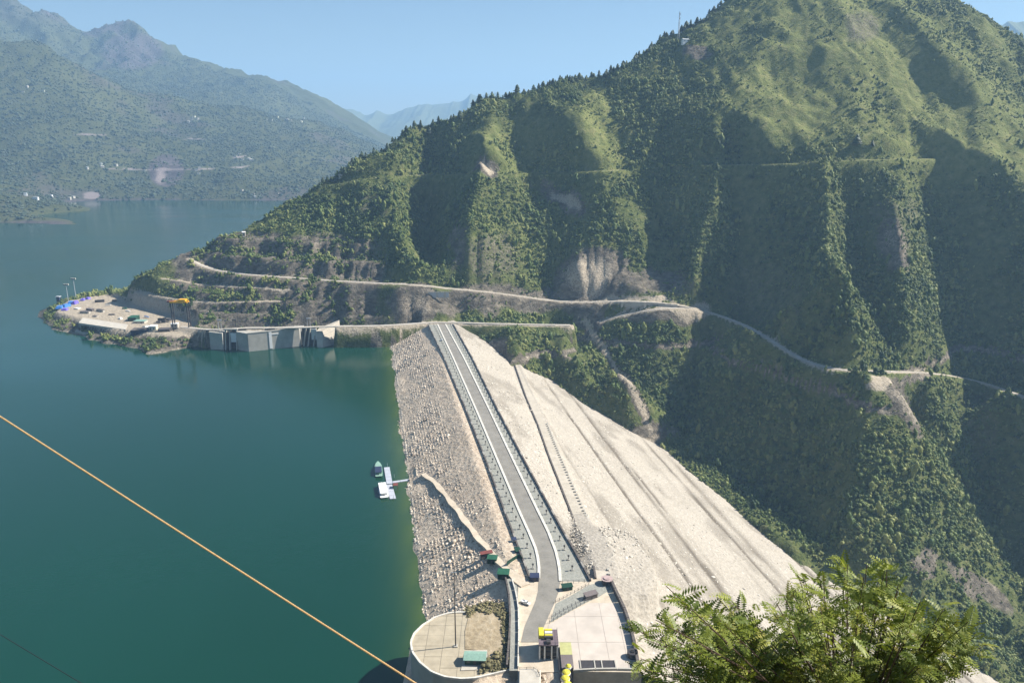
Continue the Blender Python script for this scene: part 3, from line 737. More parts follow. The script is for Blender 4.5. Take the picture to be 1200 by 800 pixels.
u = mesh_np('upstream_slope', np.stack([X, Y, Zu], -1).reshape(-1, 3), grid_faces(*X.shape), M['riprap_bed'])
tag(u, 'upstream slope of the dam covered with dumped stones', kind='structure')
s_u, t_u = s, t
def up_z(x, y):
    ss_, tt_ = st(x, y); i = np.clip(((ss_ - s_u[0]) / 3.0).astype(int), 0, len(s_u) - 1); j = np.clip(((tt_ - t_u[0]) / 2.0).astype(int), 0, len(t_u) - 1)
    return Zu[j, i]
# downstream face with contour berms and grooves, and the ramp cut into it
s_d = np.arange(-60, LEN + 420, 4.0); t_d = np.concatenate([np.arange(TR - 7, TR + 110, 1.8), np.arange(TR + 110, TR + 620, 3.5)])
SS, TT = np.meshgrid(s_d, t_d); X, Y = dam_xy(SS, TT)
dep = (TT - TR) / DS
Zd = dam_z(TT) - .35 + (fbm(X, Y, 16, 4, 511) - .5) * 1.8 * sstep(0, 8, TT - TR)
wob = 2.2 * (fbm(SS, TT * 0, 120, 2, 66) - .5)
band = np.zeros_like(Zd)
for b, a_, w_ in ((26, .35, .5), (44, .8, .7), (57, 1.2, 1.0), (61, .7, .5), (79, .45, .5), (88, 1.1, .8), (97, .5, 1.6), (112, .4, .5), (121, 1.3, 1.1), (127, .8, .5), (133, .6, .5), (149, .5, .6), (157, 1.2, 1.0), (168, .4, 1.6), (181, .9, .7), (187, .7, .5), (205, 1.1, .9), (219, .5, .6), (238, .9, .9)):
    wb = wob * (.4 + .1 * (b % 7)); br = sstep(.30, .55, fbm(SS + b * 31, TT * 0, 110, 3, b))
    band = np.maximum(band, a_ * np.exp(-((dep - b - wb) / (w_ * 1.25)) ** 2) * (.35 + .75 * fbm(SS, TT * 4, 22, 4, b)) * (.35 + .65 * br))
    Zd = Zd - np.exp(-((dep - b - wb) / w_) ** 2) * 1.2 * a_ * br + np.exp(-((dep - b + 2.0 - wb) / 1.2) ** 2) * .6 * a_ * br
d, v = dist_line(X, Y, [tuple(p) for p in rc], True)
Zd = np.where((SS < 75) & (d < 30), np.maximum(Zd, v - .3 - .28 * np.maximum(d - 5, 0)), Zd); Zd = np.where(TT < TR + 1, np.minimum(Zd, ZC - .35), Zd)
k = 1 - sstep(4.5, 10, d); Zd = Zd * (1 - k) + (v - .12) * k
band = np.clip(band * 2.1 + .4 * sstep(.56, .72, fbm(SS, TT * 2.5, 60, 4, 909)), 0, 1) * (d > 6)
d_ = mesh_np('downstream_slope', np.stack([X, Y, Zd], -1).reshape(-1, 3), grid_faces(*X.shape), M['rockfill'])
at = d_.data.attributes.new('band', 'FLOAT', 'POINT'); at.data.foreach_set('value', band.astype(np.float32).ravel())
tag(d_, 'pale rockfill downstream slope of the dam', kind='structure')
def down_z(x, y):
    ss_, tt_ = st(x, y); i = np.clip(((ss_ - s_d[0]) / 4.0).astype(int), 0, len(s_d) - 1); j = np.clip(np.searchsorted(t_d, tt_), 0, len(t_d) - 1)
    return Zd[j, i]
b_ = MB(); b_.strip(rl[:, :2], rr_[:, :2], rc[:, 2] + .02, .4); ramp_o = b_.build('ramp_road', M['ramp_dirt']); tag(ramp_o, 'graded ramp road slanting down the pale downstream slope', kind='structure')
def resample(P, step):
    P = np.array(P, float); L = np.concatenate([[0], np.cumsum(np.linalg.norm(np.diff(P, axis=0), axis=1))]); n = max(2, int(L[-1] / step) + 1)
    q = np.linspace(0, L[-1], n); return np.stack([np.interp(q, L, P[:, i]) for i in range(P.shape[1])], 1)
gs = resample(np.column_stack([rr_[:, :2], rc[:, 2]])[3:], 5.0)
st_me = None
for p in gs:
    if st_me is None:
        q = MB(); q.box(-.9, .9, -.55, .55, -.3, .9); o = q.build('guard_stone', M['oldwall'], ramp_o); st_me = o.data
    else:
        o = bpy.data.objects.new('guard_stone', st_me); COL.objects.link(o); o.parent = ramp_o
    o.location = (p[0], p[1], p[2]); o.rotation_euler = (0, 0, random.uniform(0, .5) + 1.2)
q = MB(); lw = resample(np.column_stack([rl[:, :2], rc[:, 2]]), 12.0); q.strip(offset_line(lw, -.5), offset_line(lw, .5), lw[:, 2] + .9, 1.4)
q.build('edge_wall', M['wall_dark'], ramp_o)

# crest: body, asphalt, kerbs, footways, parapets (all from pixels on the crest's own level)
def cz(pts, z=ZC): return np.array([at_z(*p, z)[:2] for p in pts])
KL = [(512.8, 380), (531.5, 420), (558, 480), (583.5, 540), (609, 600), (620.5, 625), (628.7, 645), (631.8, 662), (631.3, 678)]
KR = [(522, 380), (544, 420), (573.5, 480), (602, 540), (631, 600), (642, 622), (651, 645), (655.7, 664), (656.5, 681)]
PL_ = [(501.5, 380), (520.5, 420), (546, 480), (569.5, 540), (591.5, 600), (600, 622), (608.5, 645), (615, 662), (621.5, 680)]
PR_ = [(531, 380), (553.5, 420), (583, 480), (614.5, 540), (647, 600), (659, 622), (672.5, 645), (682, 662), (692, 681)]
kl, kr, pl_, pr_ = (resample(cz(p), 8) for p in (KL, KR, PL_, PR_))
def pick(L, n=70): L = np.array(L); i = np.linspace(0, len(L) - 1, n); return np.stack([np.interp(i, np.arange(len(L)), L[:, k]) for k in range(2)], 1)
body = MB(); a = pick(pl_); b = pick(pr_); body.strip(a, b, np.full(70, ZC - .03), 14)
tag(body.build('crest_body', M['walk']), 'paved top of the dam', kind='structure')
asp = MB(); a = pick(kl); b = pick(kr); asp.strip(a, b, np.full(70, ZC + .03), .1)
AL = [(631.3, 678), (630.5, 692), (627.5, 704), (622, 717), (615, 733), (611, 750), (610, 752)]; AR = [(656.5, 681), (654, 695), (649, 708), (643, 721), (636.5, 736), (633.5, 746), (633, 752)]
asp.strip(cz(AL), cz(AR), np.full(7, ZC + .05), .1)
tag(asp.build('crest_road', M['asphalt']), 'grey asphalt road along the crest of the dam', kind='structure')
for P, lab in ((KL, 'left'), (KR, 'right')):
    L = resample(cz(P), 10); q = MB(); q.strip(offset_line(L, -.75), offset_line(L, .75), np.full(len(L), ZC + .45), .5)
    tag(q.build('white_kerb', M['kerb']), 'long white kerb on the %s of the crest road' % ('lake side' if lab == 'left' else 'valley side'), 'kerb', 'white kerbs of the crest road')
for P, lab in ((PL_, 'lake side'), (PR_, 'valley side')):
    L = resample(cz(P), 6.0); w_ = empty('parapet_wall', (L[0][0], L[0][1], ZC)); tag(w_, 'low dark parapet wall along the %s of the dam crest' % lab, 'parapet wall', 'parapet walls of the dam crest')
    off = np.array([L[0][0], L[0][1]])
    A_ = offset_line(L, -.45) - off; B_ = offset_line(L, .45) - off
    for i in range(len(L) - 1):
        q = MB(); g = .06; e0 = A_[i] + (A_[i + 1] - A_[i]) * g / 6; e1 = A_[i + 1] - (A_[i + 1] - A_[i]) * g / 6; f0 = B_[i] + (B_[i + 1] - B_[i]) * g / 6; f1 = B_[i + 1] - (B_[i + 1] - B_[i]) * g / 6
        q.prism([tuple(e0), tuple(e1), tuple(f1), tuple(f0)], -.6, 1.15 if i % 1 == 0 else 1.1); q.build('wall_panel', M['wall_dark'] if i % 5 else M['wall'], w_)
# bollard lamps on both footways
lamp0 = empty('bollard_lamp'); q = MB(); q.box(-.6, .6, -.6, .6, 0, .6); q.build('base', M['oldwall'], lamp0)
q = MB(); q.tube([(0, 0, .5), (0, 0, 2.3)], .2, 6); q.box(-.5, .5, -.5, .5, 2.3, 2.9); q.build('lamp_head', M['steel'], lamp0)
first = True
for A_, B_, f, lab in ((pl_, kl, .52, 'lake side'), (kr, pr_, .5, 'valley side')):
    mid_ = resample(pick(A_) * (1 - f) + pick(B_) * f, 10.6)
    for i, p in enumerate(mid_[1:-1]):
        o = lamp0 if first else copy_tree(lamp0); first = False
        o.location = (p[0], p[1], ZC - .02); o.rotation_euler = (0, 0, random.uniform(-.1, .1))
        z3 = ['near the close end', 'halfway along', 'towards the far end'][min(2, int(3 * i / len(mid_)))]
        tag(o, 'short dark bollard lamp %s of the %s footway row' % (z3, lab), 'bollard', 'bollard lamps along the crest footways')

# stones: dumped riprap and pale rockfill, too many to count
def rock_proto(seed):
    r = np.random.default_rng(seed); v, f = ico(1); d = r.normal(0, 1, (4, 3)); d /= np.linalg.norm(d, axis=1)[:, None]
    v = v * (1 + r.normal(0, .12, (len(v), 1)))
    for q in d:
        h = v @ q; v = v - np.outer(np.clip(h - .62, 0, None), q)
    v[:, 2] *= .75; o = mesh_np('stone_form', v, f, M['rocks']); COL.objects.unlink(o); return o

rcol = bpy.data.collections.new('stone_forms')
for i in range(5): rcol.objects.link(rock_proto(50 + i))
n = 60000; ss_ = RNG.uniform(-75, LEN + 12, n); tt_ = RNG.uniform(TL - ZC * US - 3, TL - 1.5, n); x, y = dam_xy(ss_, tt_)
cf = fbm(ss_, tt_, 26, 3, 701) + .22 * np.exp(-((tt_ - TL + 26) / 13) ** 2) - .2 * (tt_ > TL - 12) * (ss_ > 60) + .12 * (ss_ < 60)
k = RNG.random(n) < np.clip((cf - .32) * 3.2, .15, 1)
TRK = [(497, 555), (512.5, 567), (527.5, 585), (542.5, 605), (557.5, 625), (575, 645), (590, 662), (605, 677), (616, 686)]
trk = resample(np.array([at_dam(p[0], p[1], -1) if p[0] < 600 else at_z(*p, ZC) for p in TRK]), 6)
k &= dist_line(x, y, [tuple(p) for p in trk]) > 3.2; k &= ~in_poly(x, y, [at_z(*p, 22)[:2] for p in [(545, 716), (500, 724), (480, 750), (490, 780), (520, 800), (560, 800), (606, 790), (604, 720), (590, 712)]])
x, y, cf = x[k], y[k], cf[k]; sz = RNG.lognormal(0, .36, len(x)) * (.34 + .42 * np.clip(cf - .3, 0, .6)); z = up_z(x, y)
scatter('riprap_stones', np.stack([x, y, z + sz * .15], 1), np.stack([sz * 1.15, sz, sz * .9], 1), rcol, 'dumped grey and white stones of the upstream slope', tilt=.5)
rc2 = bpy.data.collections.new('pale_stone_forms')
for i in range(3):
    o = rock_proto(60 + i); o.data.materials[0] = M['rocks_pale']; rc2.objects.link(o)
n = 70000; ss_ = RNG.uniform(-40, LEN + 60, n); tt_ = TR + 1 + RNG.random(n) ** 1.35 * 330; x, y = dam_xy(ss_, tt_)
px, py = proj(x, y, dam_z(tt_)); k = (px < 1210) & (py < 810) & (dist_line(x, y, [tuple(p) for p in rc]) > 5) & (fbm(ss_, tt_, 30, 3, 77) > RNG.random(n) * .5 + .2)
x, y = x[k], y[k]; sz = RNG.lognormal(0, .4, len(x)) * .42; z = down_z(x, y)
scatter('rockfill_stones', np.stack([x, y, z + sz * .1], 1), np.stack([sz * 1.2, sz, sz * .8], 1), rc2, 'pale stones lying on the downstream slope', tilt=.4)
# bleached stones at the waterline
n = 2600; ss_ = RNG.uniform(-60, LEN + 20, n); tt_ = TL - ZC * US + 1.5 + RNG.normal(0, 1.0, n); x, y = dam_xy(ss_, tt_); sz = RNG.lognormal(0, .35, n) * .5; z = up_z(x, y)
scatter('waterline_stones', np.stack([x, y, z + .1], 1), np.stack([sz, sz, sz * .8], 1), rc2, 'bleached stones along the waterline of the dam', tilt=.4)
# beige track down to the jetty
q = MB(); wd = 2.5 + .6 * np.sin(np.arange(len(trk)) * 1.3); zt = np.maximum(trk[:, 2], 2.8) + .5
q.strip(offset_line(trk, -wd), offset_line(trk, wd), zt, 1.2)
pad = [at_z(*p, 4.0)[:2] for p in [(487, 547), (503, 547), (506, 553), (500, 558), (488, 557)]]; q.prism([tuple(p) for p in pad], -1.5, 4.1)
tag(q.build('dirt_track', M['track']), 'beige dirt track slanting down the stones to the jetty', kind='structure')

# ---------------------------------------------------------------- vegetation
def proto(name, V, Fc, m):
    o = mesh_np(name, V, Fc, m); COL.objects.unlink(o); return o
def bush_proto(seed, flat=1.0, nleaf=90, m='bush'):
    r = np.random.default_rng(seed); iv, if_ = ico(1); V = []; Fc = []; n = 0
    lob = []
    for k in range(5):
        c = r.normal(0, .36, 3); c[2] = abs(c[2]) * .9 * flat + .45; s = r.uniform(.36, .6); lob.append((c, s))
        v = iv * s * (1 + r.normal(0, .16, (len(iv), 1))) * np.array([1, 1, .9 * flat]) + c; V.append(v); Fc.append(if_ + n); n += len(v)
    for k in range(nleaf):
        c, s = lob[r.integers(5)]; d = r.normal(0, 1, 3); d[2] = abs(d[2]) - .3; d /= np.linalg.norm(d)
        p = c + d * s * r.uniform(.85, 1.3) * np.array([1, 1, flat]); a = r.normal(0, 1, 3); a /= np.linalg.norm(a); b = np.cross(a, d + r.normal(0, .5, 3)); b /= np.linalg.norm(b) + 1e-6
        q = r.uniform(.10, .24); V.append(np.array([p - a * q, p + b * q * .7, p + a * q])); Fc.append(np.array([[n, n + 1, n + 2]])); n += 3
    return proto('bush_form', np.concatenate(V), np.concatenate(Fc), M[m])
PROTOS = [bush_proto(i) for i in (1, 2, 3, 4)] + [bush_proto(5, 1.5), bush_proto(6, 1.7)]
pc = bpy.data.collections.new('plant_forms')
for p in PROTOS: pc.objects.link(p)
def pick_points(n, xr, yr, dens_grid, xg, yg, zf):
    x = RNG.uniform(*xr, n); y = RNG.uniform(*yr, n)
    i = np.clip(np.searchsorted(xg, x), 0, len(xg) - 1); j = np.clip(np.searchsorted(yg, y), 0, len(yg) - 1)
    k = RNG.random(n) < dens_grid[j, i]; x, y = x[k], y[k]; return x, y, zf(x, y)
NV = 30000 if DRAFT else 470000
x, y, z = pick_points(NV, (-640, 860), (500, 1560), woods, xs, ys, ground_z)
px, py = proj(x, y, z); k = (px > -40) & (px < 1290) & (py > -60) & (py < 880); x, y, z = x[k], y[k], z[k]
wi = woods[np.clip(np.searchsorted(ys, y), 0, len(ys) - 1), np.clip(np.searchsorted(xs, x), 0, len(xs) - 1)]
sz = RNG.lognormal(0, .55, len(x)) * 1.0 * (.55 + .75 * wi) * np.where(z > 230, .8, 1.0); sz = np.clip(sz, .4, 4.8)
print('bushes', len(x))
scatter('mountain_scrub', np.stack([x, y, z - sz * .25], 1), np.stack([sz, sz, sz * RNG.uniform(.8, 1.35, len(x))], 1), pc, 'dense green scrub and small trees covering the mountain')
NF = 8000 if DRAFT else 60000
dg = np.clip((.75 - fr * .5 - fm * .35) * (FZ > 4) * (fd < .3), 0, 1) * (.4 + fbm(FX, FY, 200, 4, 321))
zf = lambda a, b: bil(FZ, fx[0], fy[0], STEP, a, b)
x, y, z = pick_points(NF * 3, (-4300, 0), (2150, 6000), dg, fx, fy, zf)
px, py = proj(x, y, z); k = (px > -30) & (px < 500); x, y, z = x[k], y[k], z[k]
sz = RNG.lognormal(0, .35, len(x)) * 4.2
M['farbush'] = m_leaves('hazy scrub leaves', (.026, .042, .022), (.055, .078, .042), (.10, .115, .065))  # darker, greyer leaf colours with weak light and haze painted in
fpc = bpy.data.collections.new('far_plant_forms')
for i in (31, 32, 33): fpc.objects.link(bush_proto(i, 1.0, 40, 'farbush'))
scatter('far_woods', np.stack([x, y, z - sz * .3], 1), np.stack([sz, sz, sz], 1), fpc, 'hazy scrub on the hills across the lake')

# near hillside scrub under the frame
NB = 9000
x = RNG.uniform(-140, 160, NB); y = RNG.uniform(24, 235, NB)
z = np.interp(y, ly, np.zeros(len(ly)))
def lz(x, y):
    a = np.interp(x, lx, np.arange(len(lx))); b = np.interp(y, ly, np.arange(len(ly))); i = a.astype(int); j = b.astype(int)
    i = np.clip(i, 0, len(lx) - 2); j = np.clip(j, 0, len(ly) - 2); a = a - i; b = b - j
    return (LZ[j, i] * (1 - a) + LZ[j, i + 1] * a) * (1 - b) + (LZ[j + 1, i] * (1 - a) + LZ[j + 1, i + 1] * a) * b
z = lz(x, y); k = z > 5; sz = RNG.uniform(.5, 1.7, NB)
scatter('hillside_scrub', np.stack([x, y, z - sz * .2], 1)[k], np.stack([sz, sz, sz], 1)[k], pc, 'green scrub on the near hillside')

# skyline conifers, one by one
def pine_mesh(seed):
    r = random.Random(seed); v = []; f = []
    n = 7
    for L in range(n):
        z0 = .16 + .84 * L / n; rad = .27 * (1 - L / n) ** .8 * r.uniform(.8, 1.15) + .03; m = 9; b = len(v)
        for k in range(m):
            a = 2 * math.pi * k / m + L; q = rad * r.uniform(.55, 1.15); v.append((q * math.cos(a), q * math.sin(a), z0 - .05 * r.random()))
        v.append((r.uniform(-.02, .02), r.uniform(-.02, .02), min(1, z0 + .28))); v.append((0, 0, z0 + .02))
        for k in range(m): f.append((b + k, b + (k + 1) % m, b + m)); f.append((b + (k + 1) % m, b + k, b + m + 1))
    return v, f
pine_crowns = []
for i in range(5):
    v, f = pine_mesh(i); me = bpy.data.meshes.new('crown'); me.from_pydata(v, [], f); me.materials.append(M['pine']); pine_crowns.append(me)
tk = MB(); tk.tube([(0, 0, -.08), (0, 0, .5), (0, 0, .92)], .022, 5, .006); tko = tk.build('trunk', M['bark']); COL.objects.unlink(tko); trunk_me = tko.data
sky_line = np.array([at_y(*p) for p in seg(SKY, 10)])
def tree(name, p, h, lab, grp, crown=None, wide=1.0):
    r = empty(name, tuple(p), random.uniform(0, 6)); tag(r, lab, 'tree', grp)
    c = bpy.data.objects.new('crown', crown or random.choice(pine_crowns)); COL.objects.link(c); c.parent = r; c.scale = (h * wide, h * wide, h)
    t_ = bpy.data.objects.new('trunk', trunk_me); COL.objects.link(t_); t_.parent = r; t_.scale = (h, h, h); return r
cnt = 0
for q in np.linspace(375, 885, 130):
    xx = q + random.uniform(-2, 2)
    # the ridge top at this bearing: steepest line of sight over the real surface
    u_ = (xx - 600) / F; yy = np.arange(1120, 1600, 3.0); 
    k_ = u_ * (yy * CT)      # first guess; refined with the height
    zz = ground_z(k_, yy)
    for _ in range(3): k_ = u_ * (yy * CT - (zz - HC) * ST); zz = ground_z(k_, yy)
    i = int(np.argmax((zz - HC) / yy)); 
    dens = .95 if xx < 470 or 560 < xx < 780 or xx > 800 else .6
    if random.random() > dens: continue
    off = random.uniform(-14, 3)
    X_ = k_[i]; Y_ = yy[i] + off; Z_ = float(ground_z(np.array([X_]), np.array([Y_]))[0])
    hh_ = random.uniform(6.5, 13); zone = 'the low left part of the skyline above the lake' if xx < 480 else 'the skyline left of the pale distant range gap' if xx < 600 else 'the middle of the mountain skyline' if xx < 720 else 'the rising skyline left of the telecom mast' if xx < 795 else 'the steep skyline right of the telecom mast'
    tree('pine_tree', (X_, Y_, Z_ - .3), hh_, '%s dark conifer on %s' % ('tall' if hh_ > 11 else 'short' if hh_ < 8.5 else 'middling', zone), 'conifers along the ridge skyline', wide=random.uniform(1.1, 1.9)); cnt += 1
for (a, b, h, l) in [(203, 290, 9, 'round dark tree alone at the edge of the benched promontory, above the lake'), (396, 203, 13, 'tall dark conifer where the ridge meets the lake behind'),
                     (1004, 170, 14, 'tall lone conifer on the shoulder of the grassy upper slope'), (1022, 172, 8, 'small dark tree just right of the lone conifer on the grassy shoulder')]:
    hh = ghit(a, b)
    if hh is not None: tree('tree', hh, h, l, None, wide=1.6 if a != 396 else 1.1)

# ---------------------------------------------------------------- near abutment: platform, pavement, walls
def P3(px, py, z): p = at_z(px, py, z); return (float(p[0]), float(p[1]), float(z))
def P2(px, py, z): p = at_z(px, py, z); return (float(p[0]), float(p[1]))
PLAT = [(607.5, 676), (607, 700), (608, 730), (607, 785), (605, 840), (633, 840), (634, 787), (672, 786), (752, 787), (750, 762), (740, 728), (728, 700), (714, 676), (693, 677), (660, 680), (620, 678)]
q = MB(); q.prism([P2(x, y, ZC) for x, y in PLAT], -20, ZC - .06)
tag(q.build('abutment_platform', M['track']), 'pale platform at the near end of the dam', kind='structure')
# the paved branch between the two fences
q = MB(); q.prism([P2(x, y, ZC) for x, y in [(651, 707), (668, 698), (690, 685), (712, 680), (716, 690), (700, 700), (688, 705), (664, 718), (645, 729)]], ZC - .5, ZC + .02)
tag(q.build('paved_branch', M['walk']), 'grey paved branch leading from the crest road to the ramp', kind='structure')
# concrete apron made of cast slabs
AP = [(643, 732), (664, 719), (690, 706), (720, 706), (731, 722), (742, 750), (747, 784), (672, 784), (655, 784), (640, 752)]
apo = [P2(x, y, ZC) for x, y in AP]; apron = empty('concrete_apron', (*np.mean(apo, 0), ZC))
tag(apron, 'broad pinkish concrete apron of large slabs beside the gantry', 'apron'); cxm = np.array(apron.location[:2])
def clip_poly(poly, x0, x1, y0, y1):
    def cut(p, f, g):
        out = []
        for i in range(len(p)):
            a, b = p[i], p[(i + 1) % len(p)]; fa, fb = f(a), f(b)
            if fa >= 0: out.append(a)
            if fa * fb < 0: k = fa / (fa - fb); out.append((a[0] + (b[0] - a[0]) * k, a[1] + (b[1] - a[1]) * k))
        return out
    for f in (lambda a: a[0] - x0, lambda a: x1 - a[0], lambda a: a[1] - y0, lambda a: y1 - a[1]):
        poly = cut(poly, f, None)
        if len(poly) < 3: return []
    return poly
bx = sorted([P2(676, 740, ZC)[0], P2(708, 740, ZC)[0], P2(728, 740, ZC)[0]])
xs_ = [min(p[0] for p in apo)] + bx + [max(p[0] for p in apo)]; yb = [min(p[1] for p in apo), P2(700, 752, ZC)[1], P2(700, 722, ZC)[1], max(p[1] for p in apo)]
for i in range(len(xs_) - 1):
    for j in range(len(yb) - 1):
        c_ = clip_poly(apo, xs_[i] + .06, xs_[i + 1] - .06, yb[j] + .06, yb[j + 1] - .06)
        if c_: q = MB(); q.prism([(a[0] - cxm[0], a[1] - cxm[1]) for a in c_], -.3, .06 + random.uniform(-.02, .02)); q.build('slab', M['slab'], apron)
def wall(name, pix, z, h, th, m, label, cat, grp=None, base_=.6, panel=None, zs=None):
    L = np.array([P2(x, y, z) for x, y in pix]); L = resample(L, panel or 8); o = empty(name, (L[0][0], L[0][1], z)); tag(o, label, cat, grp)
    a = offset_line(L, -th / 2) - L[0]; b = offset_line(L, th / 2) - L[0]
    for i in range(len(L) - 1):
        q = MB(); g = .02; e = [a[i] + (a[i + 1] - a[i]) * g, a[i + 1] - (a[i + 1] - a[i]) * g, b[i + 1] - (b[i + 1] - b[i]) * g, b[i] + (b[i + 1] - b[i]) * g]
        q.prism([tuple(v) for v in e], -base_, h); q.build('wall_panel', m, o)
    return o
def fence(name, pix, z, h, label, m='steel', grp=None, step=2.5, infill=False):
    L = resample(np.array([P2(x, y, z) for x, y in pix]), step); o = empty(name, (L[0][0], L[0][1], z)); tag(o, label, 'fence', grp)
    me = None
    for p in L:
        d = p - L[0]
        if me is None: q = MB(); q.box(-.09, .09, -.09, .09, -.3, h); c = q.build('post', M[m], o); me = c.data
        else: c = bpy.data.objects.new('post', me); COL.objects.link(c); c.parent = o
        c.location = (d[0], d[1], 0)
    for zz in (h * .5, h - .08):
        q = MB(); q.tube([(*(p - L[0]), zz) for p in L], .06, 4); q.build('rail', M[m], o)
    return o
wall('retaining_wall', [(592, 679), (596.5, 700), (598, 730), (596.5, 755), (594, 785)], 21.5, 2.9, .8, M['wall_dark'], 'dark curved retaining wall between the stones and the footpath', 'retaining wall', base_=7)  # dark material: shade of the lake-facing side is in the colour
q = MB(); A_ = cz([(592.5, 678), (597, 700), (598.5, 730), (597, 785)]); B_ = cz([(606, 676), (607, 700), (608, 730), (607, 785)]); q.strip(A_, B_, np.full(4, ZC - .1), 5)
tag(q.build('footpath', M['walk']), 'narrow footpath along the curved wall', kind='structure')
wall('parapet_wall', [(600, 680), (605, 697), (607.5, 715), (608, 745), (607, 783)], ZC, 1.2, .5, M['kerb'], 'white curved parapet wall between the footpath and the dirt yard', 'parapet wall')
fence('railing', [(659, 683), (675, 683), (691, 681.5)], ZC, 1.7, 'low dark railing closing the near end of the valley side footway', grp='railings of the platform')
fence('railing', [(651, 706), (668, 697), (690, 685)], ZC, 1.7, 'dark railing along the upper edge of the paved branch', grp='railings of the platform')
fence('railing', [(644, 730), (664, 718), (688, 705), (698, 700)], ZC, 2.0, 'dark railing along the apron side of the paved branch', grp='railings of the platform')
fence('railing', [(646, 724), (664, 714), (688, 701)], ZC, 2.0, 'second dark railing just above the apron side one', grp='railings of the platform')
wall('edge_wall', [(716, 683), (722, 697), (731, 715), (738, 735), (744, 760), (748, 784)], ZC, 2.6, 1.3, M['wall_dark'], 'tall dark wall along the valley edge of the concrete apron', 'wall', base_=3)  # wall coloured dark to carry its shaded face and shadow
wall('coping_wall', [(672, 786), (690, 785), (715, 784), (750, 785)], ZC, .9, .8, M['oldwall'], 'low weathered wall along the front edge of the apron', 'wall')
wall('coping_wall', [(633, 786), (633, 799), (632, 830)], ZC, .8, .6, M['kerb'], 'short pale wall beside the gantry in the bottom foreground', 'wall')
# recessed pit in the apron
c_ = P2(680, 783, ZC); d = P2(721, 776, ZC)
pit = empty('grated_pit', (c_[0], c_[1], ZC)); tag(pit, 'long dark grated pit at the front of the apron slabs', 'pit')
q = MB(); q.box(0, d[0] - c_[0], 0, 5.5, -.4, .12); q.build('grate', M['steel'], pit)
for x in (0, .40, .60, .98): q = MB(); q.box((d[0] - c_[0]) * x, (d[0] - c_[0]) * x + .5, -.1, 5.6, .1, .4); q.build('beam', M['oldwall'], pit)
# curved-roof guard post, dark shed, tank
g_ = P2(711, 683, ZC); gp = empty('guard_post', (*g_, ZC)); tag(gp, 'small guard post with a rounded pink roof at the end of the ramp', 'guard post')
q = MB(); q.box(-2.3, 2.3, -2.3, 2.3, 0, 2.5); q.build('wall', M['wall_dark'], gp)
q = MB(); q.prism([(3.1 * math.cos(a), 3.1 * math.sin(a)) for a in np.linspace(0, 6.28, 15)[:-1]], 2.5, 2.8); q.prism([(1.8 * math.cos(a), 1.8 * math.sin(a)) for a in np.linspace(0, 6.28, 13)[:-1]], 2.8, 3.2); q.build('roof', plain('dusty pink sheet', (.42, .32, .30), .8), gp)
q = MB(); q.box(-.5, .5, -2.36, -2.3, 0, 2.0); q.build('door', M['steel'], gp)
def shed(name, px, py, z, wx_, dy, h, rot, roof, wallm, label, over=.35, slope=.5, door=True, zz=None):
    g = P2(px, py, z); o = empty(name, (*g, z), math.radians(rot)); tag(o, label, 'shed' if 'booth' not in name else 'booth')
    q = MB(); q.box(-wx_ / 2, wx_ / 2, -dy / 2, dy / 2, -.3, h); q.build('wall', M[wallm], o)
    q = MB(); a, b = wx_ / 2 + over, dy / 2 + over
    q.poly([(-a, -b, h + .02), (a, -b, h + .02), (a, b, h + slope), (-a, b, h + slope), (-a, -b, h + .2), (a, -b, h + .2), (a, b, h + slope + .2), (-a, b, h + slope + .2)], [(0, 3, 2, 1), (4, 5, 6, 7), (0, 1, 5, 4), (1, 2, 6, 5), (2, 3, 7, 6), (3, 0, 4, 7)])
    q.build('roof', M[roof], o)
    if door: q = MB(); q.box(-.5, .5, -dy / 2 - .06, -dy / 2 - .003, 0, 1.95); q.build('door', M['steel'], o)
    return o
shed('dark_shed', 692, 700, ZC, 6.5, 2.6, 2.2, 25, 'brownroof', 'wall_dark', 'low brown roofed shed on the railing above the apron')
tk_ = P2(741, 769, ZC); o = empty('water_tank', (*tk_, ZC)); tag(o, 'round black tank beside the valley edge wall', 'tank')
q = MB(); q.prism([(2.4 * math.cos(a), 2.4 * math.sin(a)) for a in np.linspace(0, 6.28, 19)[:-1]], 0, 2.6); q.build('body', M['steel'], o)
q = MB(); q.prism([(1.0 * math.cos(a), 1.0 * math.sin(a)) for a in np.linspace(0, 6.28, 13)[:-1]], 2.6, 2.9); q.build('lid', M['tyre'], o)
shed('green_shed', 577, 658, 20.5, 5.0, 3.6, 2.6, -8, 'green', 'darkgreen', 'green sheet shed above the dirt track, next to the red roofed one')
shed('red_shed', 570, 652, 19.0, 6.5, 1.8, 2.5, 20, 'red', 'wall_dark', 'narrow shed with a rusty red roof left of the dirt track')
shed('green_shed', 590, 675.5, 22.6, 5.6, 4.4, 2.8, -6, 'green', 'darkgreen', 'square green shed at the top of the curved retaining wall')
shed('blue_booth', 602.5, 637, 22.0, 2.0, 2.0, 3.0, 10, 'navy', 'white', 'small blue and white booth outside the lake side parapet')
shed('navy_booth', 626.5, 679, ZC, 4.2, 3.2, 2.3, 0, 'navy', 'navy', 'navy blue booth at the near tip of the lake side footway')
shed('green_booth', 606.5, 648, 22.6, 2.6, 3.0, 2.2, 20, 'darkgreen', 'darkgreen', 'tiny dark green booth against the lake side parapet')
shed('green_kiosk', 664.5, 690, ZC, 5.0, 2.6, 1.9, 12, 'darkgreen', 'darkgreen', 'dark green kiosk behind the end of the valley side kerb')
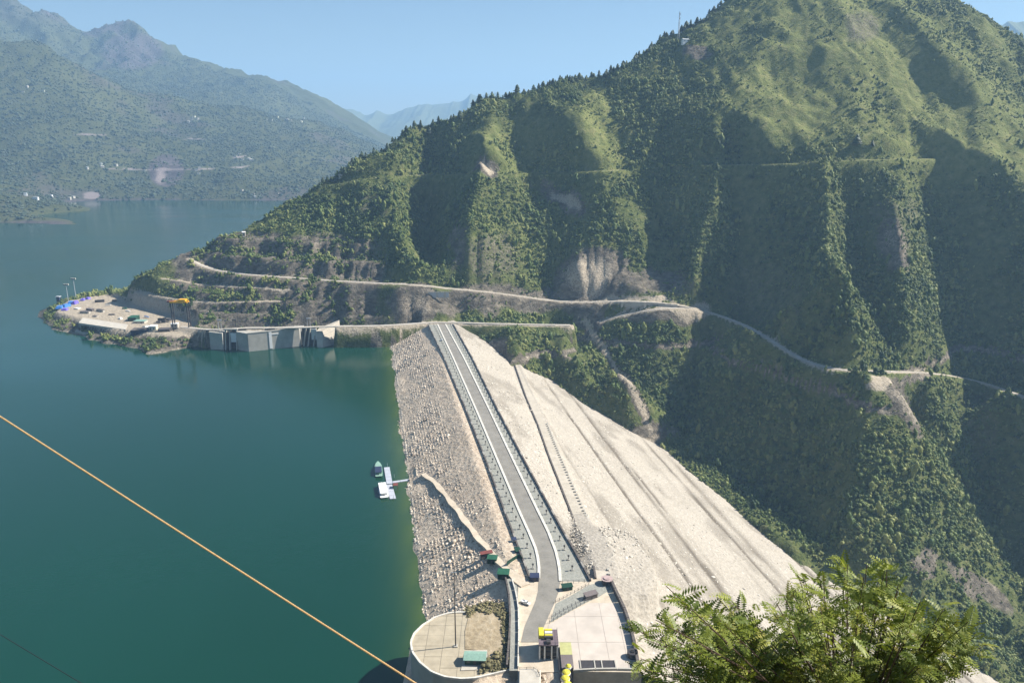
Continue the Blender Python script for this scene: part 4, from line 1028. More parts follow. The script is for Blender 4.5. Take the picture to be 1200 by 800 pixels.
# dark green screen round a small plot
o = empty('green_screen', (*P2(594, 664, 22.3), 22.3)); tag(o, 'tall dark green screen fence bent round a small plot by the track', 'screen fence')
L = resample(np.array([P2(594, 664, 22.3), P2(609, 654.5, 22.3), P2(612.5, 660, 22.3)]), 3.0); o_ = L[0]
for i in range(len(L) - 1):
    a, b = L[i] - o_, L[i + 1] - o_; q = MB(); nn = np.array([-(b - a)[1], (b - a)[0]]); nn = nn / np.linalg.norm(nn) * .06
    q.prism([tuple(a * .99 + b * .01 - nn), tuple(b * .99 + a * .01 - nn), tuple(b * .99 + a * .01 + nn), tuple(a * .99 + b * .01 + nn)], -1.5, 3.4); q.build('panel', M['darkgreen'], o)

# parked pickup truck
def wheel(r=.38, w_=.24):
    q = MB(); q.tube([(0, -w_ / 2, 0), (0, w_ / 2, 0)], r, 12); return q
def pickup(name, loc, rz, paint, label, cat='pickup truck', L=5.0, canopy=False):
    o = empty(name, loc, rz); tag(o, label, cat)
    q = MB(); q.box(-L / 2, L / 2, -.9, .9, .42, .95); q.box(L / 2 - 1.4, L / 2 - .05, -.88, .88, .95, 1.12); q.build('body', paint, o, .05)
    q = MB(); q.poly([(-.5, -.84, .95), (1.15, -.84, .95), (1.15, .84, .95), (-.5, .84, .95), (-.35, -.72, 1.75), (.6, -.72, 1.75), (.6, .72, 1.75), (-.35, .72, 1.75)], [(0, 3, 2, 1), (4, 5, 6, 7), (0, 1, 5, 4), (1, 2, 6, 5), (2, 3, 7, 6), (3, 0, 4, 7)])
    q.build('cab', paint, o, .04)
    q = MB(); q.poly([(.68, -.66, 1.62), (.68, .66, 1.62), (1.08, .72, 1.08), (1.08, -.72, 1.08)], [(0, 1, 2, 3)]); w1 = q.build('windscreen', M['glass'], o); w1.location = (.03, 0, .02)
    q = MB(); q.box(-L / 2, -.55, -.9, -.8, .95, 1.35); q.box(-L / 2, -.55, .8, .9, .95, 1.35); q.box(-L / 2, -L / 2 + .1, -.8, .8, .95, 1.35); q.build('cargo_bed', paint, o)
    for sx in (-L / 2 + .95, L / 2 - 1.0):
        for sy in (-.86, .86): wo_ = wheel().build('wheel', M['tyre'], o); wo_.location = (sx, sy, .38)
    for sy in (-.65, .65): q = MB(); q.box(L / 2, L / 2 + .04, sy - .18, sy + .18, .65, .85); q.build('headlight', M['kerb'], o)
    return o
pickup('pickup_truck', (*P2(616, 707, ZC), ZC - .04), math.radians(-35), M['white'], 'white pickup parked on the dirt yard beside the curved parapet')
# faint crossing cars on the road
pickup('pickup_truck', (*P2(517.5, 399, ZC + .05), ZC + .05), math.radians(80), M['galv'], 'tiny silver pickup driving at the far end of the crest road')

# gantry and hoist block in the bottom foreground
TW = 31.5
x0, y1 = P2(630.5, 737, TW); x1, y0 = P2(654.5, 755.5, TW); cxg, cyg = (x0 + x1) / 2, (y0 + y1) / 2; wx2, wy2 = (x1 - x0) / 2, (y1 - y0) / 2
gt = empty('hoist_gantry', (cxg, cyg, ZC)); tag(gt, 'tall dark hoist gantry with a purple grey deck and white columns', 'hoist gantry')
q = MB(); q.box(-wx2, wx2, -wy2, wy2, TW - ZC - .5, TW - ZC); q.build('deck', plain('mauve deck', (.16, .125, .14), .85, .12, .5), gt)
q = MB(); q.box(-wx2 + .6, wx2 - .6, -wy2 + 1.2, wy2 - .3, -24, TW - ZC - .5); q.build('shaft_wall', M['steel'], gt)
for x in (-wx2 + .4, -wx2 + 2.6, wx2 - 2.9, wx2 - .4):
    q = MB(); q.box(x - .32, x + .32, -wy2 + .1, -wy2 + .75, -1.6, TW - ZC - .5); q.build('column', M['white'], gt)
for x in (-2.2, -.7, .9): q = MB(); q.box(x - .12, x + .12, -wy2 + .45, -wy2 + .7, -22, -1.5); q.build('guide_rail', M['galv'], gt)
for zz in (5.4, 3.2, 1.0): q = MB(); q.box(-wx2 + .4, wx2 - .4, -wy2 + .8, -wy2 + 1.1, zz - .2, zz + .2); q.build('cross_beam', M['steel'], gt)
q = MB(); q.box(-wx2 + .1, -wx2 + 2.4, wy2 - 6.6, wy2 - .6, TW - ZC, TW - ZC + 1.6); q.build('motor_housing', M['yellow'], gt, .12)
for k, (yy, rr2, mm) in enumerate(((wy2 - 1.9, .7, 'yellow'), (wy2 - 3.9, .85, 'white'), (wy2 - 5.7, .6, 'yellow'))):
    q = MB(); q.tube([(-wx2 + 2.8, yy, TW - ZC + .9), (-wx2 + 6.2, yy, TW - ZC + .9)], rr2, 12); q.build('drum', M[mm], gt)
q = MB(); q.box(-wx2 + 2.6, -wx2 + 6.4, wy2 - 7.6, wy2 - 6.6, TW - ZC, TW - ZC + 1.4); q.box(-wx2 + 3.4, -wx2 + 5.2, -wy2 + .5, -wy2 + 3, TW - ZC, TW - ZC + 1.2); q.build('gearbox', M['steel'], gt)
fy_ = -wy2 + .15
for (a, b) in (((-wx2 + .1, fy_), (wx2 - .1, fy_)), ((wx2 - .1, fy_), (wx2 - .1, wy2 - .1))):
    q = MB(); q.tube([(*a, TW - ZC + 1.1), (*b, TW - ZC + 1.1)], .06, 4)
    for t_ in np.linspace(0, 1, 7): xx, yy = a[0] + (b[0] - a[0]) * t_, a[1] + (b[1] - a[1]) * t_; q.box(xx - .05, xx + .05, yy - .05, yy + .05, TW - ZC, TW - ZC + 1.1)
    q.build('railing', M['steel'], gt)
# lower machine house beside it
MH = 26.5
x0, y1 = P2(655.5, 752, MH); x1, y0 = P2(672.5, 782, MH); ym = P2(660, 766.5, MH)[1]
mh = empty('machine_house', (x0, y0, ZC)); tag(mh, 'low machine house with a lime panel and a brown panel on its flat roof', 'machine house')
q = MB(); q.box(.15, x1 - x0 - .15, .15, y1 - y0 - .15, -24, MH - ZC - .3); q.build('wall', M['wall_dark'], mh)
q = MB(); q.box(0, x1 - x0, ym - y0 + .03, y1 - y0, MH - ZC - .3, MH - ZC); q.build('roof_panel', M['lime'], mh)
q = MB(); q.box(0, x1 - x0, 0, ym - y0 - .03, MH - ZC - .3, MH - ZC); q.build('roof_panel', M['brownroof'], mh)
for i, (px_, py_, r_) in enumerate(((666, 781, 1.35), (663.5, 788, 1.9), (662.5, 795, 2.0), (665, 802, 2.0))):
    g = P2(px_, py_, 27.5); o = empty('striped_float', (*g, 27.5)); tag(o, ['small yellow float at the top of the bottom stack', 'yellow and cream float second from the top of the stack', 'striped yellow float just above the bottom of the frame', 'lowest striped float cut off by the bottom of the frame'][i], 'float', 'striped floats stacked by the machine house')
    for k in range(3):
        a0, a1 = -1 + 2 * k / 3, -1 + 2 * (k + 1) / 3; q = MB(); n_ = 12
        pts = []; 
        for zz in (a0, (a0 + a1) / 2, a1): rad = r_ * math.sqrt(max(.10, 1 - (zz * .92) ** 2)); pts.append((zz, rad))
        base_ = []
        for zz, rad in pts:
            for m_ in range(n_): an = 2 * math.pi * m_ / n_; q.v.append((rad * math.cos(an), rad * math.sin(an), zz * 1.3))
        for l_ in range(2):
            for m_ in range(n_): q.f.append((l_ * n_ + m_, l_ * n_ + (m_ + 1) % n_, (l_ + 1) * n_ + (m_ + 1) % n_, (l_ + 1) * n_ + m_))
        q.f.append(tuple(range(n_))[::-1]); q.f.append(tuple(range(2 * n_, 3 * n_)))
        q.build('band', M['white' if k == 1 else 'yellow'], o)
gx, gy = P2(650, 802, 20); o = empty('float_rack', (gx, gy, 20)); tag(o, 'dark steel rack carrying the striped floats', 'rack')
for dx in (2, 6.5): q = MB(); q.box(dx, dx + .3, -3, 12, -10, 5.9); q.build('frame', M['steel'], o)
# pale box structure left of the gantry
q = MB(); q.prism([P2(609, 783, 25.0), P2(629, 783, 25.0), P2(632.5, 792, 25.0), P2(632.5, 840, 25.0), P2(608, 840, 25.0)], -20, 25.0)
o = q.build('pale_block', M['concrete']); tag(o, 'pale flat topped concrete block left of the gantry at the bottom edge', 'concrete block')
fence('railing', [(609, 783.5), (629, 783.5), (632.3, 792)], 25.0, 1.1, 'short railing round the pale concrete block', grp='railings of the platform')

# ---------------------------------------------------------------- round intake terrace
ZT = 22.0
OUT = [(548.6, 717), (538, 716.8), (526.7, 717.6), (509.7, 722.5), (494, 732.5), (484.5, 742), (480.3, 752), (482, 764), (491, 776.5), (505.4, 788), (522, 794), (541, 796), (558, 795), (580.5, 789.5), (594.6, 786), (606, 783.5)]
op = [P2(x, y, ZT) for x, y in OUT]; back_ = [P2(606, 770, ZT), P2(560, 752, ZT), P2(548, 735, ZT)]
ter = empty('intake_terrace', (*np.mean(op, 0), ZT)); tag(ter, 'round concrete terrace rising from the lake with a pale rim', 'terrace'); cm = np.array(ter.location[:2])
full = [(p[0] - cm[0], p[1] - cm[1]) for p in op + [P2(606, 779, ZT), P2(545, 760, ZT), P2(545, 735, ZT)]]
hull = [(p[0] - cm[0], p[1] - cm[1]) for p in op]
sm = resample(np.array(hull), 2.0)
q = MB(); inner = [tuple(p) for p in sm] ; q.prism(inner, -ZT - 14, -.25); q.build('drum_wall', M['oldwall'], ter)
Rr = resample(np.array(hull), 2.5); a = offset_line(Rr, -.02); b = offset_line(Rr, -1.1); 
cc = Rr.mean(0); b = np.array([p + (cc - p) / np.linalg.norm(cc - p) * .9 for p in Rr]); q = MB(); q.strip(Rr, b, np.full(len(Rr), .55), 1.2); q.build('rim', M['kerb'], ter)
X0, X1 = min(p[0] for p in inner), max(p[0] for p in inner); Y0, Y1 = min(p[1] for p in inner), max(p[1] for p in inner)
b2 = [tuple(p) for p in b]
stp = 7.6; i = 0; xx = X0
while xx < X1:
    yy = Y0
    while yy < Y1:
        c_ = clip_poly(b2, xx + .07, xx + stp - .07, yy + .07, yy + stp - .07)
        if len(c_) >= 3: q = MB(); q.prism(c_, -.3, random.uniform(-.04, .03)); q.build('slab', M['terrace'], ter)
        yy += stp
    xx += stp
# brown earth patch beside it
q = MB(); ep = [P2(x, y, 22.25) for x, y in [(549, 722), (560, 712), (577, 712), (588, 722), (592, 745), (588, 768), (574, 778), (571, 762), (545, 760), (545, 738)]]
q.prism(ep, 19, 22.22); tag(q.build('earth_patch', m_stony('bare brown earth', (.24, .19, .12), (.36, .29, .19), (.46, .39, .28), .3, .7, .5)), 'bare brown earth beside the round terrace', kind='structure')
hp = P2(557, 776, 22.1)
q = MB(); q.prism([P2(x, y, 22.2) for x, y in [(540, 785), (572, 784), (571, 761), (545, 762)]], 21, 22.3); tag(q.build('hut_pad', M['concrete']), 'pale pad under the teal roofed hut', kind='structure')
o = empty('teal_hut', (*P2(557, 774, 22.3), 22.3), math.radians(-2)); tag(o, 'hut with a pale teal pitched roof on the round terrace', 'hut')
q = MB(); q.box(-4.4, 4.4, -2.6, 2.6, 0, 2.7); q.build('wall', M['darkgreen'], o)
for s_ in (-1, 1): q = MB(); q.poly([(-5.0, 0, 3.75), (5.0, 0, 3.75), (5.0, s_ * 3.3, 2.55), (-5.0, s_ * 3.3, 2.55), (-5.0, 0, 3.85), (5.0, 0, 3.85), (5.0, s_ * 3.3, 2.65), (-5.0, s_ * 3.3, 2.65)], [(0, 3, 2, 1), (4, 5, 6, 7), (0, 1, 5, 4), (1, 2, 6, 5), (2, 3, 7, 6), (3, 0, 4, 7)]); q.build('roof_sheet', M['teal'], o)
q = MB(); q.box(-.6, .6, -2.68, -2.603, 0, 2.1); q.build('door', M['steel'], o)
for x in (-2.8, 2.6): q = MB(); q.box(x - .6, x + .6, -2.68, -2.603, 1, 2); q.build('window', M['glass'], o)
# high mast
o = empty('light_mast', (*P2(534, 757, ZT), ZT)); tag(o, 'very tall thin lighting mast standing on the round terrace', 'mast')
q = MB(); q.tube([(0, 0, 0), (0, 0, 18), (0, 0, 38)], .32, 8, .16); q.build('pole', M['steel'], o)
q = MB(); q.box(-1.2, 1.2, -.15, .15, 37.4, 37.9); q.build('lamp_head', M['galv'], o)
q = MB(); q.box(-.9, .9, -.9, .9, 0, .5); q.build('base', M['oldwall'], o)
# dry shrubs on the patch and between the stones
n = 900; pz = RNG.uniform(0, 1, (n, 2)); x = []; y = []
PA = [at_z(*p, 22)[:2] for p in [(545, 708), (590, 706), (597, 730), (596, 785), (560, 788), (574, 776), (590, 750), (586, 722), (560, 716), (548, 724)]]
bbx = (min(p[0] for p in PA), max(p[0] for p in PA)); bby = (min(p[1] for p in PA), max(p[1] for p in PA))
x = RNG.uniform(*bbx, n * 3); y = RNG.uniform(*bby, n * 3); k = in_poly(x, y, PA); x, y = x[k], y[k]; z = up_z(x, y); sz = RNG.lognormal(0, .45, len(x)) * .5
dry = bpy.data.collections.new('dry_forms'); M['dry'] = m_leaves('dry shrub leaves', (.09, .085, .035), (.17, .15, .07), (.28, .24, .12)); dry.objects.link(bush_proto(21, .8, 80, 'dry')); dry.objects.link(bush_proto(22, .8, 80, 'dry'))
scatter('dry_scrub', np.stack([x, y, z + .15], 1), np.stack([sz, sz, sz * .8], 1), dry, 'dry olive scrub between the stones beside the round terrace')

# ---------------------------------------------------------------- jetty and boats
def jet(a, b, wd, name, par):
    A_, B_ = np.array(P2(*a, .6)), np.array(P2(*b, .6)); d = B_ - A_; L = np.linalg.norm(d); d /= L; n_ = np.array([-d[1], d[0]]); m_ = max(1, int(L / 5)); o0 = np.array(par.location[:2])
    for i in range(m_):
        p, r = A_ + d * (L * i / m_ + .1) - o0, A_ + d * (L * (i + 1) / m_ - .1) - o0; q = MB(); q.prism([tuple(p - n_ * wd / 2), tuple(r - n_ * wd / 2), tuple(r + n_ * wd / 2), tuple(p + n_ * wd / 2)], -.4, .6); q.build(name, M['pontoon'], par)
M['pontoon'] = plain('pale blue grey pontoon', (.44, .46, .52), .6, .12, .8)
o = empty('floating_jetty', (*P2(458, 565, 0), 0)); tag(o, 'pale T shaped floating jetty reaching out from the stones', 'jetty')
jet((460, 564.5), (487, 560.5), 2.6, 'pontoon', o); jet((453.2, 547), (456.6, 566.5), 4.2, 'pontoon', o); jet((456, 567.5), (460.6, 584), 4.2, 'pontoon', o)
for p in ((462, 559), (477, 558), (454, 546), (461, 584)):
    q = MB(); c_ = np.array(P2(*p, .6)) - np.array(o.location[:2]); q.box(c_[0] - .12, c_[0] + .12, c_[1] - .12, c_[1] + .12, .3, 3.0); q.build('mooring_post', M['galv'], o)
ob = empty('red_awning', (*P2(463.5, 571, .6), .6)); tag(ob, 'small dark red awning frame behind the jetty crossing', 'awning')
q = MB(); q.box(-1.6, 1.6, -2, 2.4, 2.3, 2.5); q.build('canopy', M['red'], ob)
for sx in (-1.5, 1.5):
    for sy in (-1.9, 2.2): q = MB(); q.box(sx - .1, sx + .1, sy - .1, sy + .1, -.9, 2.3); q.build('leg', M['red'], ob)
def boat(name, px, py, L, W, rz, hullm, roofm, label, awn):
    o = empty(name, (*P2(px, py, 0), 0), rz); tag(o, label, 'boat')
    prof = [(-.5, .38), (-.46, .46), (-.1, .5), (.2, .46), (.38, .28), (.5, .02)]; q = MB()
    out = [(a * L, b * W) for a, b in prof] + [(a * L, -b * W) for a, b in prof[::-1]]; n_ = len(out)
    v = [(x * .94, y * .8, -.3) for x, y in out] + [(x, y, 1.1 + max(0, x / L) * 1.0) for x, y in out]
    q.poly(v, [tuple(range(n_)), tuple(range(n_, 2 * n_))] + [(i, (i + 1) % n_, n_ + (i + 1) % n_, n_ + i) for i in range(n_)]); q.build('hull', M[hullm], o)
    q = MB(); q.box(-L * .36, L * .16, -W * .36, W * .36, 1.15, 3.0); q.build('cabin', M['white' if roofm == 'white' else 'teal'], o, .1)
    q = MB(); q.box(-L * awn[0], L * awn[1], -W * .42, W * .42, 3.03, 3.25); q.build('roof', M[roofm], o)
    for sy in (-1, 1):
        for k in range(4): q = MB(); xx = -L * .3 + k * L * .12; q.box(xx, xx + L * .07, sy * W * .363 - .02, sy * W * .363 + .02, 1.8, 2.5); q.build('window', M['glass'], o)
    return o
boat('tour_boat', 449, 575.5, 24, 6.4, math.radians(104), 'white', 'white', 'white roofed boat moored at the lower arm of the jetty', (.40, .34))
b_o = boat('tour_boat', 443.5, 550.5, 27, 5.8, math.radians(101), 'teal', 'navy', 'pale green boat with a dark navy stern roof by the upper arm of the jetty', (.42, -.02))

# ---------------------------------------------------------------- roads on the mountain
def gh(a, b):
    for k in range(60):
        h = ghit(a, b + k)
        if h is not None: return h
def road_strip(name, a, w_, m, label, dz=.3, n0=None, n1=None):
    a = a[n0:n1]; a = resample(a, 6.0); q = MB(); q.strip(offset_line(a, -w_), offset_line(a, w_), a[:, 2] + dz, .8)
    return tag(q.build(name, m), label, kind='structure')
M['hillroad'] = m_stony('pale hill road', (.34, .31, .26), (.46, .42, .36), (.55, .51, .44), .15, .5, .1)
road_strip('hill_road', r_main, 2.1, M['hillroad'], 'pale road cut across the whole mountain above the dam')
road_strip('crest_level_road', r_crest, 3.0, M['hillroad'], 'pale road from the intake yard to the end of the dam')
road_strip('lower_road', r_low, 2.5, M['hillroad'], 'short pale road branch below the rock cut')
def terr_wall(name, line, i0, i1, off, h, th, m, label, step=7.0):
    a = resample(line[i0:i1], step); o = empty(name, tuple(a[0])); tag(o, label, 'retaining wall')
    A_ = offset_line(a, off) - a[0, :2]; B_ = offset_line(a, off + th) - a[0, :2]
    for i in range(len(a) - 1):
        q = MB(); z0 = a[i, 2] - a[0, 2]; g = .015
        q.prism([tuple(A_[i] * (1 - g) + A_[i + 1] * g), tuple(A_[i + 1] * (1 - g) + A_[i] * g), tuple(B_[i + 1] * (1 - g) + B_[i] * g), tuple(B_[i] * (1 - g) + B_[i + 1] * g)], z0 - h, z0 + .7); q.build('wall_panel', m, o)
    return o
def near_idx(line, px_):
    x, _ = proj(line[:, 0], line[:, 1], line[:, 2]); return int(np.argmin(abs(x - px_)))
i0, i1 = near_idx(r_main, 722), near_idx(r_main, 800)
terr_wall('retaining_wall', r_main, i0, i1, 2.7, 7, 1.0, M['oldwall'], 'long grey retaining wall holding up the hill road under the rock cut')
i0, i1 = near_idx(r_main, 1006), near_idx(r_main, 1048)
terr_wall('retaining_wall', r_main, i0, i1, 2.7, 9, 1.0, M['concrete'], 'pale retaining wall where the hill road rounds the sunlit spur')
i0, i1 = near_idx(r_crest, 505), near_idx(r_crest, 665)
terr_wall('road_parapet', r_crest, i0, i1, 3.1, 2.0, .5, M['oldwall'], 'thin parapet wall along the road beyond the far end of the dam')
# concrete ribs on the wall
for k, pxx in enumerate((731, 757)):
    i = near_idx(r_main, pxx); p = r_main[i]; q = MB(); q.box(-1.5, 1.5, -5.9, -4.9, -8, .9); o = q.build('wall_pier', M['concrete']); o.location = tuple(p)
    tag(o, ['pale pier on the grey retaining wall, left one', 'pale pier on the grey retaining wall, right one'][k], 'pier', 'piers on the hill road wall')

# hillside frame board in the shade over the far end of the dam
h = gh(514, 349)
o = empty('hillside_board', (h[0], h[1] - 2, h[2])); tag(o, 'long pale framed board on the shaded slope above the far end of the dam', 'board')
W_ = 24 / F * h[1] / CT * 1.0
for i in range(8):
    q = MB(); x = -W_ / 2 + W_ * i / 8; q.box(x + .15, x + W_ / 8 - .15, 0, .3, 1.2 + (i % 2) * .2, 7.2); q.build('panel', M['galv'] if i % 3 else M['oldwall'], o)
for x in np.linspace(-W_ / 2, W_ / 2, 9): q = MB(); q.box(x - .14, x + .14, -.1, .35, -3, 8.2); q.build('post', M['galv'], o)
for z in (.6, 8.0): q = MB(); q.box(-W_ / 2, W_ / 2, -.25, -.11, z, z + .5); q.build('rail', M['kerb'], o)

# telecom mast and the white building on the ridge
h = gh(795, 47)
o = empty('lattice_mast', tuple(h)); tag(o, 'thin lattice telecom mast on the mountain ridge against the sky', 'mast')
H_ = 41.0
for sx in (-1, 1):
    for sy in (-1, 1): q = MB(); q.tube([(sx * 1.3, sy * 1.3, -2), (sx * .5, sy * .5, H_)], .16, 4); q.build('leg', M['galv'], o)
q = MB()
for k in range(16):
    z0 = k * H_ / 16; z1 = z0 + H_ / 16; a0 = 1.3 - .8 * z0 / H_; a1 = 1.3 - .8 * z1 / H_
    q.tube([(-a0, -a0, z0), (a1, -a1, z1)], .07, 3); q.tube([(a0, -a0, z0), (a1, a1, z1)], .07, 3); q.tube([(a0, a0, z0), (-a1, a1, z1)], .07, 3); q.tube([(-a0, a0, z0), (-a1, -a1, z1)], .07, 3)
q.build('bracing', M['galv'], o)
for z in (30, 36): q = MB(); q.box(-1.1, 1.1, -1.1, -.8, z, z + 2.4); q.build('antenna_panel', M['white'], o)
def house(name, p, wx_, dy, h_, rz, wallm, roofm, label, grp=None, flat=False, cat='house', dark=None):
    o = empty(name, tuple(p), rz); tag(o, label, cat, grp)
    q = MB(); q.box(-wx_ / 2, wx_ / 2, -dy / 2, dy / 2, -4, h_); q.build('wall', M[wallm], o)
    q = MB(); a, b = wx_ / 2 + .5, dy / 2 + .5
    if flat: q.box(-a, a, -b, b, h_ + .02, h_ + .35)
    else: q.poly([(-a, -b, h_ + .02), (a, -b, h_ + .02), (a, b, h_ + .02), (-a, b, h_ + .02), (-a, 0, h_ + dy * .28), (a, 0, h_ + dy * .28)], [(0, 3, 2, 1), (0, 1, 5, 4), (2, 3, 4, 5), (1, 2, 5), (3, 0, 4)])
    q.build('roof', M[roofm], o)
    n = max(1, int(wx_ / 4))
    for k in range(n): q = MB(); x = -wx_ / 2 + wx_ * (k + .5) / n; q.box(x - .6, x + .6, -dy / 2 - .05, -dy / 2 - .004, h_ * .35, h_ * .75); q.build('window', M['glass'], o)
    return o
h = gh(803, 50); house('ridge_house', (h[0], h[1], h[2]), 10, 6, 4, .3, 'white', 'galv', 'small white building with a pale roof on the ridge below the telecom mast')
h = gh(286, 277); house('watch_house', (h[0], h[1], h[2]), 4, 4, 6, .2, 'concrete', 'white', 'little cream hut on the green shoulder above the excavated benches')
h = gh(399, 207)
if h is not None: house('hill_house', tuple(h), 5, 4, 2.6, 0, 'concrete', 'oldwall', 'small pale house among the dark trees on the ridge by the lake')

# ---------------------------------------------------------------- intakes at the water
def intake_prism(name, foot_, zt, m, parent, z0=-6, inset=None):
    q = MB(); o = np.array(parent.location[:2]); q.prism([(p[0] - o[0], p[1] - o[1]) for p in foot_], z0, zt); return q.build(name, m, parent)
a, b, c = P2(279, 409.5, 0), P2(292, 412, 0), P2(352, 405.5, 0)
iw = empty('intake_wall', (*b, 0)); tag(iw, 'broad grey concrete intake wall standing in the lake below the benches', 'intake')
intake_prism('wall', [a, b, c, (c[0] + 2, c[1] + 15), (a[0] + 1, a[1] + 14)], 21.5, M['oldwall'], iw)
L_ = np.array([c[0] - b[0], c[1] - b[1]]); Ln = np.linalg.norm(L_); L_ = L_ / Ln; N_ = np.array([L_[1], -L_[0]])
q = MB(); p = L_ * Ln * .40; q.prism([tuple(p), tuple(p + L_ * 3.2), tuple(p + L_ * 3.2 + N_ * .5), tuple(p + N_ * .5)], 1, 21); q.build('gauge_strip', M['white'], iw)
q = MB(); q.prism([tuple(p + L_ * 3.4), tuple(p + L_ * 11), tuple(p + L_ * 11 + N_ * .5), tuple(p + L_ * 3.4 + N_ * .5)], 17.5, 18.5); q.build('gauge_strip', M['white'], iw)
q = MB(); q.prism([tuple(N_ * .4), tuple(L_ * Ln + N_ * .4), tuple(L_ * Ln - N_ * 1.2), tuple(-N_ * 1.2)], 21.55, 22.6); q.build('coping', M['concrete'], iw)
# left pier with its gate
a, b = P2(247, 409, 0), P2(262, 410, 0)
lp = empty('gate_pier', (*a, 0)); tag(lp, 'grey pier left of the intake wall beside the dark gate opening', 'pier')
intake_prism('wall', [a, b, (b[0] + 1, b[1] + 15), (a[0] + 2, a[1] + 16)], 20, M['oldwall'], lp)
q = MB(); q.prism([(-.5, -.4), (b[0] - a[0] + .3, -.4), (b[0] - a[0] + .3, 3), (-.5, 3)], 20.02, 20.9); q.build('coping', M['concrete'], lp)
g0, g1 = P2(264, 410, 0), P2(278, 410, 0)
gt2 = empty('intake_gate', (*g0, 0)); tag(gt2, 'dark gate opening with a white gate leaf between pier and intake wall', 'gate'); wdt = g1[0] - g0[0]
q = MB(); q.box(0, wdt, 7, 8, -6, 19); q.build('back_wall', M['steel'], gt2)
q = MB(); q.box(wdt * .45, wdt * .92, 3.5, 4.2, 8.5, 19.5); q.build('gate_leaf', M['white'], gt2)
for x in (0, wdt * .36, wdt - .8): q = MB(); q.poly([(x, -1.5, -5), (x + .9, -1.5, -5), (x + .9, 2, -5), (x, 2, -5), (x, 4, 23), (x + .9, 4, 23), (x + .9, 7, 23), (x, 7, 23)], [(0, 3, 2, 1), (4, 5, 6, 7), (0, 1, 5, 4), (1, 2, 6, 5), (2, 3, 7, 6), (3, 0, 4, 7)]); q.build('guide_column', M['concrete'], gt2)
q = MB(); q.box(-1, wdt + 1, 3.5, 7.5, 23, 24.3); q.build('deck', M['oldwall'], gt2)
# right slot and the stone faced block
g0, g1 = P2(353, 405.5, 0), P2(371, 405.5, 0); wdt = g1[0] - g0[0]
gt3 = empty('intake_gate', (*g0, 0)); tag(gt3, 'twin dark gate slots with slanting pale columns left of the stone faced block', 'gate')
q = MB(); q.box(0, wdt, 8, 9, -6, 20); q.build('back_wall', M['steel'], gt3)
for x in (1.5, 6.5, wdt - 5): q = MB(); q.poly([(x, -1, -5), (x + 1.3, -1, -5), (x + 1.3, 2, -5), (x, 2, -5), (x + 3.4, 5, 21), (x + 4.7, 5, 21), (x + 4.7, 8, 21), (x + 3.4, 8, 21)], [(0, 3, 2, 1), (4, 5, 6, 7), (0, 1, 5, 4), (1, 2, 6, 5), (2, 3, 7, 6), (3, 0, 4, 7)]); q.build('guide_column', M['concrete'], gt3)
q = MB(); q.box(wdt - 6, wdt, 3, 4, 7, 20); q.build('gate_leaf', M['white'], gt3)
a, b, c = P2(372, 407, 0), P2(378.5, 407.5, 0), P2(396, 402, 0)
sb = empty('stone_block', (*b, 0)); tag(sb, 'block with a sloping brown stone face at the right end of the intakes', 'block')
o2 = np.array(b); A_ = np.array(a) - o2; C_ = np.array(c) - o2
v = [(0, 0, -4), (C_[0], C_[1], -4), (C_[0], C_[1] + 19, -4), (A_[0], A_[1] + 19, -4), (A_[0], A_[1], -4), (-2, 9, 18), (C_[0] - 1, C_[1] + 13, 24), (C_[0] - 1, C_[1] + 19, 24), (A_[0] - 1, A_[1] + 19, 19), (A_[0] - 2, A_[1] + 5, 18)]
q = MB(); q.poly(v, [(0, 1, 6, 5)]); q.poly(v, [(1, 2, 7, 6), (2, 3, 8, 7), (3, 4, 9, 8), (5, 6, 7, 8), (5, 8, 9)]); q.build('stone_face', M['stoneface'] if 'stoneface' in M else M['ramp_dirt'], sb)
q = MB(); q.poly(v, [(4, 0, 5, 9)]); q.build('end_face', M['concrete'], sb)
for k in range(1, 4): q = MB(); f = k / 4; p0 = (0 * (1 - f) - 2 * f, 9 * f - .4, 22 * f - 4); p1 = (C_[0] - f, C_[1] + 13 * f - .4, 28 * f - 4); q.tube([p0, p1], .35, 4); q.build('ledge', M['oldwall'], sb)
# small cranes and frames on the deck
for k, (px_, py_, h_, lab) in enumerate(((258, 386, 11, 'thin steel frame over the left intake gate'), (275, 384, 9, 'low dark hoist frame behind the left gate deck'), (362, 383, 10, 'steel frame over the twin gate slots'), (374, 382, 13, 'taller thin steel frame beside the stone faced block'))):
    p = P2(px_, py_, 22); o = empty('hoist_crane', (*p, 22)); tag(o, lab, 'hoist frame')
    for x in (-1.6, 1.6): q = MB(); q.box(x - .22, x + .22, -.22, .22, -2, h_); q.build('leg', M['galv' if k % 2 == 0 else 'steel'], o)
    q = MB(); q.box(-2.4, 2.4, -.5, .5, h_, h_ + 1.0); q.build('beam', M['galv' if k % 2 == 0 else 'steel'], o)

